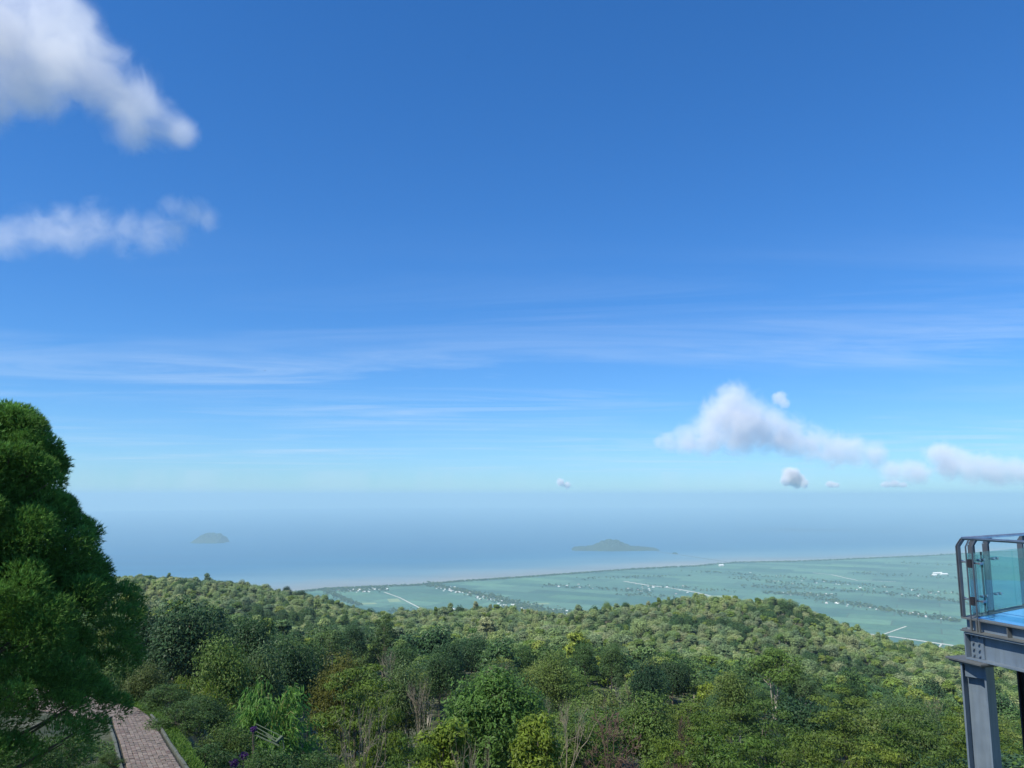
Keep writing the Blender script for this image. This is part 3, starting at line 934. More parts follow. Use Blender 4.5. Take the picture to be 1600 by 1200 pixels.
cand = []
tries = 0
while len(cand) < 1500 and tries < 60000:
    tries += 1
    D = math.sqrt(random.uniform(36 ** 2, 330 ** 2))
    px = random.uniform(-120, 1730)
    x = side(px, 1050) * D
    if (px < 345 and D < 60) or (px < 590 and D < 44): continue
    if any(abs(px - a) < c * .5 + 200 / D * 6 and b * .55 < D < b for a, b, c in PICKED if c > 34): continue
    ok = True
    sp = 5.2 + D * .012
    for (a, b, c) in TAKEN:
        if (a - x) ** 2 + (b - D) ** 2 < (c * .55 + sp * .55) ** 2: ok = False; break
    if not ok: continue
    TAKEN.append((x, D, sp * .7))
    cand.append((D, px, x))
cand.sort()
near, rest = [], []
for c in cand:
    if -60 < c[1] < 1690 and len(near) < 250: near.append(c)
    elif c[0] > 110: rest.append(c)
ORD = ['first', 'second', 'third', 'fourth', 'fifth', 'sixth', 'seventh', 'eighth', 'ninth', 'tenth', 'eleventh', 'twelfth', 'thirteenth', 'fourteenth', 'fifteenth', 'sixteenth']
made = []
xs = np.array([c[2] for c in near]); ys = np.array([c[0] for c in near])
gz = ground(xs, ys)
for (D, px, x), z in zip(near, gz):
    u = random.random()
    if px > 1050 and D < 120: kinds = ['layer_a', 'layer_b', 'layer_a', 'mid_a', 'dark_b', 'layer_b', 'mid_b']
    elif D > 140: kinds = ['dark_a', 'dark_b', 'dark_a', 'dark_b', 'mid_b', 'mid_a', 'open_a', 'open_a', 'bare_pale']
    else: kinds = ['dark_a', 'dark_b', 'mid_a', 'mid_b', 'layer_a', 'open_a', 'dark_a', 'layer_b', 'mid_a', 'dark_b', 'mid_b', 'orange', 'open_a']
    k = random.choice(kinds)
    base_h = 9.0 if D < 80 else TREE_H
    h = base_h * random.uniform(.72, 1.22)
    w = random.uniform(6.5, 11.5) * (.6 if k in ('bare_pale',) else 1) * (.75 if D < 60 else 1)
    nm = {'layer_a': 'layered_tree', 'layer_b': 'layered_tree', 'open_a': 'open_tree', 'orange': 'golden_tree', 'bare_pale': 'bare_tree'}.get(k, 'broadleaf_tree')
    lab = zone_label(px, D, k)
    made.append((lab, px, plant(nm, k, (x, D, z), h, w, lab, 'tree', 'trees of the near forest')))

from collections import defaultdict
by = defaultdict(list)
for lab, px, o in made: by[lab].append((px, o))
for lab, lst in by.items():
    lst.sort(key=lambda a: a[0])
    if len(lst) > 1:
        a, b = lab.split(' in ', 1)
        for i, (px, o) in enumerate(lst): o['label'] = f'{ORD[min(i, 15)]} {a} from left in {b}'

# --- the forest beyond, as one mass: every crown a real instance of a small tree
def far_proto(name, seed, h, w, lobes, leaves, leaf, leafm, bark, lo=.3, **k):
    p_ = make_tree(name, seed, h, w, lo, lobes, leaves, leaf, .6, bark, leafm, trunk_r=.2, limb_n=3, **k)
    bm = bmesh.new(); bm.from_mesh(p_['crown'])
    nf = len(bm.faces)
    bm.from_mesh(p_['trunk'])
    bm.faces.ensure_lookup_table()
    for i in range(nf, len(bm.faces)): bm.faces[i].material_index = 1
    me = bpy.data.meshes.new(name); bm.to_mesh(me); bm.free()
    me.materials.append(leafm); me.materials.append(bark)
    return me

FAR = bpy.data.collections.new('forest_tree_shapes')
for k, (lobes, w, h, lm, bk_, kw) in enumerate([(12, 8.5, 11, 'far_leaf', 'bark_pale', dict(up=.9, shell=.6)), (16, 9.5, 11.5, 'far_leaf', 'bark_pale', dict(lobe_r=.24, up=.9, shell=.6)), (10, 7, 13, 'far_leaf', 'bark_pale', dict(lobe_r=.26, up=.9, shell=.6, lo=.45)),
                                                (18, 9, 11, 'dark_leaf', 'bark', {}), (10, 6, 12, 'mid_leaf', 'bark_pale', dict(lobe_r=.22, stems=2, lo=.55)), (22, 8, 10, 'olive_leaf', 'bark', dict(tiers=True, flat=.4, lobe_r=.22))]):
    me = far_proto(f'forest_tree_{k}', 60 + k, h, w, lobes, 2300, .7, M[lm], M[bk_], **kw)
    o = bpy.data.objects.new(f'forest_tree_shape_{k}', me)
    FAR.objects.link(o)

def scatter_object(name, pts, rots, scales, kinds, label, kind='stuff'):
    me = bpy.data.meshes.new(name)
    me.from_pydata([tuple(q) for q in pts], [], [])
    for an, ty, dat, key in (('rot', 'FLOAT', rots, 'value'), ('sc', 'FLOAT_VECTOR', scales, 'vector'), ('kd', 'INT', kinds, 'value')):
        a = me.attributes.new(an, ty, 'POINT')
        a.data.foreach_set(key, np.asarray(dat).ravel())
    o = obj(name, me)
    ng = bpy.data.node_groups.new(name + '_scatter', 'GeometryNodeTree')
    ng.interface.new_socket('Geometry', in_out='INPUT', socket_type='NodeSocketGeometry')
    ng.interface.new_socket('Geometry', in_out='OUTPUT', socket_type='NodeSocketGeometry')
    N, L = ng.nodes, ng.links
    gi, go = N.new('NodeGroupInput'), N.new('NodeGroupOutput')
    ci = N.new('GeometryNodeCollectionInfo')
    ci.inputs['Collection'].default_value = FAR
    ci.inputs['Separate Children'].default_value = True
    ci.inputs['Reset Children'].default_value = True
    iop = N.new('GeometryNodeInstanceOnPoints')
    iop.inputs['Pick Instance'].default_value = True
    def attr(nm, ty):
        a = N.new('GeometryNodeInputNamedAttribute'); a.data_type = ty; a.inputs['Name'].default_value = nm
        return a
    ak, ar, as_ = attr('kd', 'INT'), attr('rot', 'FLOAT'), attr('sc', 'FLOAT_VECTOR')
    cx = N.new('ShaderNodeCombineXYZ')
    out = lambda a: next(s for s in a.outputs if s.enabled and s.name == 'Attribute')
    L.new(out(ar), cx.inputs['Z'])
    L.new(gi.outputs[0], iop.inputs['Points'])
    L.new(ci.outputs[0], iop.inputs['Instance'])
    L.new(out(ak), iop.inputs['Instance Index'])
    L.new(cx.outputs[0], iop.inputs['Rotation'])
    L.new(out(as_), iop.inputs['Scale'])
    L.new(iop.outputs[0], go.inputs[0])
    md = o.modifiers.new('scatter', 'NODES'); md.node_group = ng
    return tag(o, label, None, kind=kind)

X, Y = [], []
cell = 7.9
gx = np.arange(-1500, 1500, cell); gy = np.arange(325, 1180, cell)
GX, GY = np.meshgrid(gx, gy)
GX = (GX + rng.uniform(-.5, .5, GX.shape) * cell).ravel(); GY = (GY + rng.uniform(-.5, .5, GY.shape) * cell).ravel()
pxs = 800 + F * GX / GY
rd_ = np.interp(np.clip(pxs, -300, 1950), PX, RIDGE_D)
keep = (pxs > -250) & (pxs < 1850) & (GY < rd_ + 90)
GX, GY, pxs = GX[keep], GY[keep], pxs[keep]
RX = np.array([c[2] for c in rest]); RY = np.array([c[0] for c in rest])
GX = np.concatenate([GX, RX]); GY = np.concatenate([GY, RY])
GZ = ground(GX, GY)
k = len(GX)
hs = rng.uniform(.62, 1.25, k) * np.where(rng.random(k) < .05, 1.35, 1)
ws = rng.uniform(.6, 1.5, k)
sc_ = np.stack([ws, ws, hs], -1)
dark = vnoise(GX, GY, 70, 9) > .72
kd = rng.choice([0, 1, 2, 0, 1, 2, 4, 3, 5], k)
kd = np.where(dark & (rng.random(k) < .7), 3, kd)
pal = 800 + F * GX / GY
kd = np.where((pal > 395) & (pal < 610) & (GY > 430) & (GY < 640) & (rng.random(k) < .85), 3, kd)  # dark-leaved trees here put the valley slope's shade into leaf colour
kd = np.where(GY < 345, rng.choice([3, 3, 5, 4], k), kd)
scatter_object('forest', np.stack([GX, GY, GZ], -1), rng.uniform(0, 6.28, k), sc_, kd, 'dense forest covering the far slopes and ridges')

# --- tree belts on the plain
def belt(px0, py0, px1, py1, n_, spread_px, spread_py):
    out = []
    for i in range(n_):
        s = random.random()
        a = px0 + (px1 - px0) * s + random.gauss(0, spread_px); b = py0 + (py1 - py0) * s + random.gauss(0, spread_py)
        out.append(at_z(a, b, PLAIN_Z - 1))
    return out
B = []
for a, b in zip(COAST[3:-3], COAST[4:-2]):
    B += belt(a[0], a[1] + 1.0, b[0], b[1] + 1.0, int(abs(b[0] - a[0]) * 2.2), 1, .35)
B += belt(510, 925, 560, 946, 260, 4, 1.0) + belt(505, 923, 605, 921, 260, 3, 1.8)
B += belt(668, 913, 760, 932, 330, 5, 1.6) + belt(755, 931, 850, 955, 420, 7, 2.4) + belt(780, 952, 890, 960, 420, 9, 3.0)
B += belt(610, 955, 680, 958, 120, 5, 2)
for (a, b, c, d, n_) in ((1150, 903, 1330, 925, 160), (1330, 922, 1500, 940, 130), (1200, 927, 1300, 932, 200), (1270, 935, 1500, 972, 330), (1080, 893, 1260, 905, 120), (1250, 905, 1500, 930, 150), (1160, 915, 1260, 922, 90), (1330, 895, 1500, 905, 80), (850, 915, 1010, 925, 110), (900, 905, 1080, 900, 70), (970, 930, 1060, 934, 60), (1000, 915, 1150, 925, 60), (1500, 940, 1700, 980, 160), (1400, 880, 1650, 890, 80)):
    B += belt(a, b, c, d, n_, 8, 1.3)
B = np.array([tuple(q) for q in B])
k = len(B)
s_ = rng.uniform(1.0, 1.9, (k, 1))
scatter_object('tree_belt', B, rng.uniform(0, 6.28, k), np.concatenate([s_ * 1.5, s_ * 1.5, s_], 1), rng.choice([3, 3, 4, 5], k), 'dark belts of trees along the coast and across the rice plain')

# --- houses on the plain
def house_mesh(name, wx, wy, hw, hr, mats):
    mb = MB()
    mb.box((0, 0, hw / 2), (wx, wy, hw))
    i = len(mb.V)
    ox, oy = wx / 2 + .6, wy / 2 + .6
    for p_ in ((-ox, -oy, hw), (ox, -oy, hw), (ox, oy, hw), (-ox, oy, hw), (-ox, 0, hw + hr), (ox, 0, hw + hr)): mb.V.append(Vector(p_))
    for f in ((0, 1, 5, 4), (2, 3, 4, 5), (0, 4, 3), (1, 2, 5), (0, 3, 2, 1)): mb.F.append([i + q for q in f])
    me = mb.mesh(name)
    for m_ in mats: me.materials.append(m_)
    for p_ in me.polygons: p_.material_index = 1 if p_.center.z > hw + .01 or (abs(p_.center.z - hw) < .01 and p_.area > wx * wy * 1.02) else 0
    return me
HM = [house_mesh('house_white', 22, 12, 5, 4, [M['wall_white'], M['roof_pale']]), house_mesh('house_rust', 18, 11, 4, 4, [M['wall_white'], M['roof_rust']]), house_mesh('long_shed', 46, 18, 6, 4, [M['wall_white'], M['roof_pale']])]
def houses(px0, py0, px1, py1, n_, jx, jy, where, kinds=(0, 0, 1), scale=(.5, 1.0)):
    for i in range(n_):
        s = random.random()
        q = at_z(px0 + (px1 - px0) * s + random.gauss(0, jx), py0 + (py1 - py0) * s + random.gauss(0, jy), PLAIN_Z - .2)
        kk = random.choice(kinds)
        o = bpy.data.objects.new('shed' if kk == 2 else 'house', HM[kk]); COL.objects.link(o)
        o.location = q; o.rotation_euler = (0, 0, random.uniform(-.5, .5)); o.scale = [random.uniform(*scale)] * 3
        look = ('small pale-roofed house', 'small dull-roofed house', 'long white-roofed shed')[kk]
        tag(o, f'{look} {where}', 'house' if kk < 2 else 'shed', f'{look}s {where}')
houses(545, 923, 600, 920, 50, 10, 1.6, 'in the coastal village left of the plain')
houses(690, 919, 790, 940, 70, 8, 1.4, 'in the tree belt crossing the plain')
houses(790, 948, 885, 960, 66, 9, 2.6, 'in the town behind the central ridge', (0, 0, 1, 2))
houses(1230, 927, 1290, 930, 18, 10, 1.2, 'in the hamlet right of the ridge top')
houses(1290, 940, 1500, 970, 34, 6, 1.5, 'along the long tree row of the right plain')
houses(1150, 900, 1490, 930, 32, 10, 3, 'scattered over the far right plain')
houses(850, 915, 1080, 922, 24, 12, 3, 'scattered over the middle of the plain')
def one(kk, px, py, sc, label, cat):
    o = bpy.data.objects.new('shed' if kk == 2 else 'house', HM[kk]); COL.objects.link(o)
    o.location = at_z(px, py, PLAIN_Z - .2); o.rotation_euler = (0, 0, .2); o.scale = (sc, sc, sc)
    tag(o, label, cat)
one(2, 627, 959.5, 1.6, 'large white shed just behind the forest edge left of centre', 'shed')
one(2, 706, 953, 1.3, 'white-roofed shed on the fields right of the thin track', 'shed')
one(0, 1127, 884.5, 2.6, 'white block standing alone near the bridge end on the coast', 'house')
one(2, 1465, 897, 2.2, 'bright white factory shed on the far right plain', 'shed')
one(2, 1475, 898, 1.8, 'second white factory shed right of the bright one', 'shed')
one(2, 1460, 899.5, 1.6, 'third white factory shed in front of the bright one', 'shed')

# ------------------------------------------------------------------ garden path
def terr(y): return H - 6.75 - .145 * (y - 20)
def on_terr(px, py):
    # solve D on the sloping terrace
    t = drop(py); D = (6.75 - .145 * 20) / (t - .145)
    return Vector((side(px, py) * D, D, H - t * D))
LEFT = [on_terr(a, b) for a, b in ((206, 1240), (192, 1200), (184, 1165), (173, 1132), (172, 1122))]
RIGHT = [on_terr(a, b) for a, b in ((312, 1240), (284, 1200), (262, 1165), (243, 1132), (233, 1120))]
path = obj('path', bpy.data.meshes.new('path'), plain_mat('joint_sand', (52, 50, 44), .95, noise=12, col2=(66, 70, 50)))
def ribbon(pl, pr, lift):
    V, Q = [], []
    for a, b in zip(pl, pr):
        V += [(a.x, a.y, a.z + lift), (b.x, b.y, b.z + lift)]
    for k in range(len(pl) - 1): Q.append((2 * k, 2 * k + 1, 2 * k + 3, 2 * k + 2))
    return V, Q
bend_l = [LEFT[-1], on_terr(150, 1128), on_terr(90, 1118), on_terr(0, 1100), on_terr(-120, 1085)]
bend_r = [RIGHT[-1], on_terr(214, 1108), on_terr(150, 1094), on_terr(90, 1082), on_terr(-60, 1060)]
V1, Q1 = ribbon(LEFT, RIGHT, .03)
V2, Q2 = ribbon(bend_l, bend_r, .03)
path.data.from_pydata(V1 + V2, [], Q1 + [tuple(i + len(V1) for i in q) for q in Q2])
path.data.update()
tag(path, 'brick-paved garden path curving left at its far end', None, kind='structure')
m, n, l, p = new_mat('paver_brick')
oi = n.new('ShaderNodeObjectInfo')
at = n.new('ShaderNodeAttribute'); at.attribute_name = 'tint'
ad = n.new('ShaderNodeMath'); ad.operation = 'ADD'; l.new(oi.outputs['Random'], ad.inputs[0]); l.new(at.outputs['Fac'], ad.inputs[1])
fr = n.new('ShaderNodeMath'); fr.operation = 'FRACT'; l.new(ad.outputs[0], fr.inputs[0])
rr = ramp_node(n, l, fr.outputs[0], [(0, lin(124, 106, 96)), (.35, lin(140, 126, 114)), (.7, lin(152, 140, 126)), (1, lin(110, 102, 94))])
g = n.new('ShaderNodeNewGeometry')
no = noise_node(n, l, 3, 6, .7, g.outputs['Position'])
r2 = ramp_node(n, l, no.outputs['Fac'], [(.34, (.5, .55, .46, 1)), (.48, (.9, .88, .84, 1)), (.66, (1.1, 1.06, 1.02, 1))])
l.new(mul_col(n, l, rr.outputs[0], r2.outputs[0]), p.inputs['Base Color']); p.inputs['Roughness'].default_value = .9
M['paver'] = m

def path_point(pl, pr, s, t):
    """s along 0..1 by length, t across 0..1"""
    seg = [((pl[k + 1] + pr[k + 1]) / 2 - (pl[k] + pr[k]) / 2).length for k in range(len(pl) - 1)]
    tot = sum(seg); d = s * tot
    for k, sl in enumerate(seg):
        if d <= sl or k == len(seg) - 1:
            q = d / sl
            a = pl[k].lerp(pl[k + 1], q); b = pr[k].lerp(pr[k + 1], q)
            return a.lerp(b, t), (pl[k + 1] - pl[k]).lerp(pr[k + 1] - pr[k], .5).normalized(), (b - a).length
        d -= sl
def path_len(pl, pr):
    return sum(((pl[k + 1] + pr[k + 1]) / 2 - (pl[k] + pr[k]) / 2).length for k in range(len(pl) - 1))

ACROSS = 10
Lp = path_len(LEFT, RIGHT)
wid = (RIGHT[1] - LEFT[1]).length
pw = wid * .9 / ACROSS
pl_ = pw * 1.0
paver_me = MB().box((0, 0, .02), (pw * .83, pl_ * .83, .06)).mesh('paver', bevel=.012)
paver_me.materials.append(M['paver'])
pieces = []
nrow = int(Lp / pl_)
for j in range(nrow):
    for i in range(ACROSS):
        t = .05 + .9 * (i + .5) / ACROSS
        q, d, w_ = path_point(LEFT, RIGHT, (j + .5 + (.5 if i % 2 else 0)) / (nrow + .6), t)
        pieces.append((q, d, w_))
pieces.sort(key=lambda a: a[0].y)
vis = [a for a in pieces if row((H - a[0].z) / a[0].y) < 1206]
hid = [a for a in pieces if row((H - a[0].z) / a[0].y) >= 1206]
ones, joined = vis[:300], vis[300:] + hid
def paver_matrix(q, d, w_):
    ang = math.atan2(d.y, d.x) - math.pi / 2 + random.gauss(0, .02)
    pitch = math.atan(-.145)
    sx = w_ / wid
    return Matrix.Translation(q + Vector((random.gauss(0, .004), random.gauss(0, .004), .03 + random.gauss(0, .006)))) @ Matrix.Rotation(ang, 4, 'Z') @ Matrix.Rotation(pitch, 4, 'X') @ Matrix.Diagonal((sx, sx, 1, 1))
for a in ones:
    o = bpy.data.objects.new('paver', paver_me); COL.objects.link(o)
    o.parent = path; o.matrix_local = paver_matrix(*a)
L2 = path_len(bend_l, bend_r)
for j in range(int(L2 / pl_)):
    for i in range(ACROSS):
        q, d, w_ = path_point(bend_l, bend_r, (j + .5) / (L2 / pl_), .05 + .9 * (i + .5) / ACROSS)
        joined.append((q, d, w_))
bm = bmesh.new()
src = bmesh.new(); src.from_mesh(paver_me)
VV, FF, TT = [], [], []
sv = [v.co.copy() for v in src.verts]; sf = [[v.index for v in f.verts] for f in src.faces]
src.free(); bm.free()
for a in joined:
    mt = paver_matrix(*a); i0 = len(VV); tv = random.random()
    VV += [tuple(mt @ v) for v in sv]; TT += [tv] * len(sv); FF += [[i0 + k for k in f] for f in sf]
me = bpy.data.meshes.new('far_pavers'); me.from_pydata(VV, [], FF)
a_ = me.attributes.new('tint', 'FLOAT', 'POINT'); a_.data.foreach_set('value', TT)
me.materials.append(M['paver'])
o = obj('far_pavers', me, None, path); o['kind'] = 'stuff'
# kerbs
def kerb(label, line, n_):
    k = empty('kerb', line[0]); tag(k, label, None, kind='structure')
    tot = sum((line[i + 1] - line[i]).length for i in range(len(line) - 1))
    def pt(d):
        for i in range(len(line) - 1):
            L_ = (line[i + 1] - line[i]).length
            if d <= L_ or i == len(line) - 2: return line[i].lerp(line[i + 1], d / L_)
            d -= L_
    for i in range(n_):
        a, b = pt(tot * i / n_), pt(tot * (i + .97) / n_)
        z = Vector((0, 0, .025 + random.gauss(0, .008)))
        MB().bar(a + z, b + z, .08, .16).build('kerb_stone', M['kerb'], k, origin=line[0], bevel=.012)
kerb('pale concrete kerb along the left side of the path', [v + Vector((-.07, 0, 0)) for v in LEFT], 14)
kerb('concrete kerb along the right side of the path, partly overgrown', [v + Vector((.07, 0, 0)) for v in RIGHT], 14)

# grass strip right of the path and round its far end
def blades(centres, h, w, seed, spread=.5):
    r = np.random.default_rng(seed)
    C = np.array(centres); k = len(C)
    d = r.normal(size=(k, 3)); d[:, 2] = 0
    d /= np.linalg.norm(d, axis=1, keepdims=True)
    s = np.stack([-d[:, 1], d[:, 0], np.zeros(k)], -1)
    hh = h * r.uniform(.5, 1.3, (k, 1)); up = np.array([0, 0, 1.0])
    V = np.stack([C - s * w / 2, C + s * w / 2, C + d * hh * spread * .4 + up * hh * .6 + s * w * .35, C + d * hh * spread + up * hh * .9], 1).reshape(-1, 3)
    return V, np.arange(4 * k).reshape(k, 4), np.repeat(r.uniform(.65, 1.3, k), 4)
G = []
edge_r = [on_terr(a, b) for a, b in ((360, 1240), (318, 1200), (296, 1165), (268, 1128), (240, 1100), (190, 1088))]
edge_l = [on_terr(a, b) for a, b in ((318, 1240), (288, 1200), (266, 1165), (246, 1130), (222, 1112), (186, 1100))]
for i in range(9000):
    s = random.random()
    a, _, _ = path_point(edge_l, edge_r, s, random.random())
    G.append((a.x, a.y, g1(a.x, a.y) if False else a.z - .01))
Vg, Qg, Tg = blades(G, .11, .035, 3)
gr = obj('grass', np_mesh('grass', Vg, [Qg], tint=Tg), M['grass_leaf'])
tag(gr, 'strip of bright short grass along the right side of the path', None, kind='stuff')
Vb, Qb = ribbon(edge_l, edge_r, .015)
tag(obj('verge', np_mesh('verge', Vb, [Qb]), plain_mat('grass_soil', (92, 116, 48), .95, noise=5, col2=(70, 92, 40))), 'green verge along the right side of the path', None, kind='structure')

# spiky and leafy garden plants at the bottom left
def rosette(name, px, py, D, n_, L, w, label, mat, seed, cat='plant'):
    r = np.random.default_rng(seed)
    q = at_y(px, py, D); q.z = terr(D)
    t = empty(name, q); tag(t, label, cat)
    V, Q, T = [], [], []
    for i in range(n_):
        a = r.uniform(0, 6.28); el = r.uniform(.5, 1.45)
        d = np.array([math.cos(a) * math.cos(el), math.sin(a) * math.cos(el), math.sin(el)])
        s = np.array([-math.sin(a), math.cos(a), 0]); l_ = L * r.uniform(.6, 1.2)
        b0 = np.array([math.cos(a), math.sin(a), 0]) * r.uniform(0, L * .22)
        tv = r.uniform(.6, 1.35)
        base = len(V)
        for k in range(5):
            f = k / 4
            c = b0 + d * l_ * f + np.array([0, 0, -1]) * l_ * .55 * f * f * math.cos(el)
            ww = w * (1 - f) ** .7 * (.6 + f)
            V += [c - s * ww / 2, c + s * ww / 2]; T += [tv, tv]
        for k in range(4): Q.append([base + 2 * k, base + 2 * k + 1, base + 2 * k + 3, base + 2 * k + 2])
    o = obj('leaves', np_mesh('leaves', V, [Q], tint=T), mat, t)
    MB().tube([(0, 0, -.15), (0, 0, .12)], [.05, .03], 6).build('stem', M['bark'], t)
    return t
rosette('spiky_plant', 122, 1200, 17.5, 130, .75, .035, 'yellow-green spiky plant at the bottom left beside the path', M['fern_leaf'], 41)
rosette('spiky_plant', 152, 1212, 17.2, 120, .6, .035, 'orange-tinged spiky plant at the bottom edge left of the path', M['fern_leaf'], 42)
rosette('spiky_plant', 180, 1215, 17.6, 120, .5, .035, 'low spiky plant touching the left kerb at the bottom edge', M['fern_leaf'], 43)
rosette('spiky_plant', 90, 1190, 18.5, 110, .55, .03, 'spiky plant left of the yellow-green one under the conifer', M['fern_leaf'], 44)
for k, (px, D, h, w, lab) in enumerate(((110, 20.5, .9, 1.3, 'leafy dark shrub under the right side of the conifer'), (150, 19.2, .5, .9, 'low leafy shrub beside the left kerb'), (60, 19, .9, 1.4, 'dark shrub at the foot of the conifer'), (20, 17.5, .8, 1.4, 'dark shrub at the bottom left corner'), (172, 21.5, .35, .7, 'small pale green plant at the left kerb'))):
    x = side(px, 1150) * D
    plant('shrub', 'shrub_a' if k % 2 else 'shrub_b', (x, D, terr(D)), h, w, lab, 'shrub')
x = side(118, 1130) * 22.5
plant('shrub', 'bamboo_pale', (x, 22.5, terr(22.5)), .75, .55, 'small yellow-leaved plant under the conifer by the path', 'plant')

GC = []
while len(GC) < 9000:
    D = random.uniform(14.5, 26); px_ = random.uniform(-40, 190)
    x = side(px_, 1150) * D
    if vnoise(x, D, .8, 4) < .42: continue
    GC.append((x, D, terr(D)))
GC = np.array(GC); rr_g = np.random.default_rng(55)
GC[:, 2] += rr_g.uniform(.0, .16, len(GC))
lim = np.interp(GC[:, 1], [a.y for a in LEFT], [a.x for a in LEFT]) - .15
GC = GC[GC[:, 0] < lim]
Vc, Qc, Tc = leaf_cloud(GC, np.array([0, 0, 1.]) + rr_g.normal(size=GC.shape) * .5, .09, .05, r=rr_g)
tag(obj('ground_cover', np_mesh('ground_cover', Vc, [Qc], tint=Tc), M['shrub_leaf']), 'low leafy ground cover left of the path under the conifer', None, kind='stuff')

# purple flower heads in the shrubs
for k, (px, py, D, lab) in enumerate(((396, 1139, 27.3, 'purple flower cluster beside the pale timber frame'), (381, 1181, 23.5, 'purple flower cluster low in the shrubs, brightest of the bottom two'), (366, 1192, 23.3, 'dark purple flower cluster at the bottom edge'))):
    q = at_y(px, py, D)
    r = np.random.default_rng(70 + k)
    C = sphere_dirs(170, r) * r.uniform(.2, 1, (170, 1)) * np.array([.14, .14, .12])
    Vf, Qf, Tf = leaf_cloud(C, C + r.normal(size=C.shape) * .1, .05, .04, r=r)
    t = empty('flower_cluster', (q.x, q.y, q.z - .3)); tag(t, lab, 'flowers', )
    o = obj('petals', np_mesh('petals', Vf + np.array([0, 0, .3]), [Qf], tint=Tf), M['purple'], t)
    mb = MB()
    gz_ = g1(q.x, q.y) - q.z + .3
    for j in range(5): mb.tube([(0, 0, gz_ * .8), tuple(r.normal(size=3) * .06 + np.array([0, 0, gz_ * .3])), tuple(C[j] * .7 + np.array([0, 0, .3]))], [.018, .012, .006], 5)
    mb.build('stem', M['bark'], t)

# pale timber frame among the shrubs
fr0 = at_y(420, 1165, 29)
tf = empty('timber_frame', (fr0.x, fr0.y, g1(fr0.x, fr0.y))); tag(tf, 'pale broken timber frame lying in the shrubs below the bamboo', 'frame')
def rail(nm, a, b, w, D0, D1):
    MB().bar(at_y(a[0], a[1], D0), at_y(b[0], b[1], D1), w, w * .7).build(nm, M['timber'], tf, origin=tf.location, bevel=.004)
rail('rail', (400, 1131), (441, 1151), .03, 29.5, 28.6)
rail('rail', (401, 1137), (433, 1155), .03, 29.2, 28.4)
rail('rail', (400, 1149), (436, 1165), .05, 28.6, 28.0)
rail('rail', (401, 1143), (430, 1158), .025, 28.9, 28.2)
rail('plank', (430, 1161), (441.5, 1150.5), .11, 28.3, 28.5)
rail('plank', (416, 1146), (430, 1160), .06, 28.9, 28.3)
rail('post', (441, 1152), (444, 1170), .04, 28.5, 28.4)
rail('post', (412, 1138), (421, 1128), .03, 29.2, 29.2)

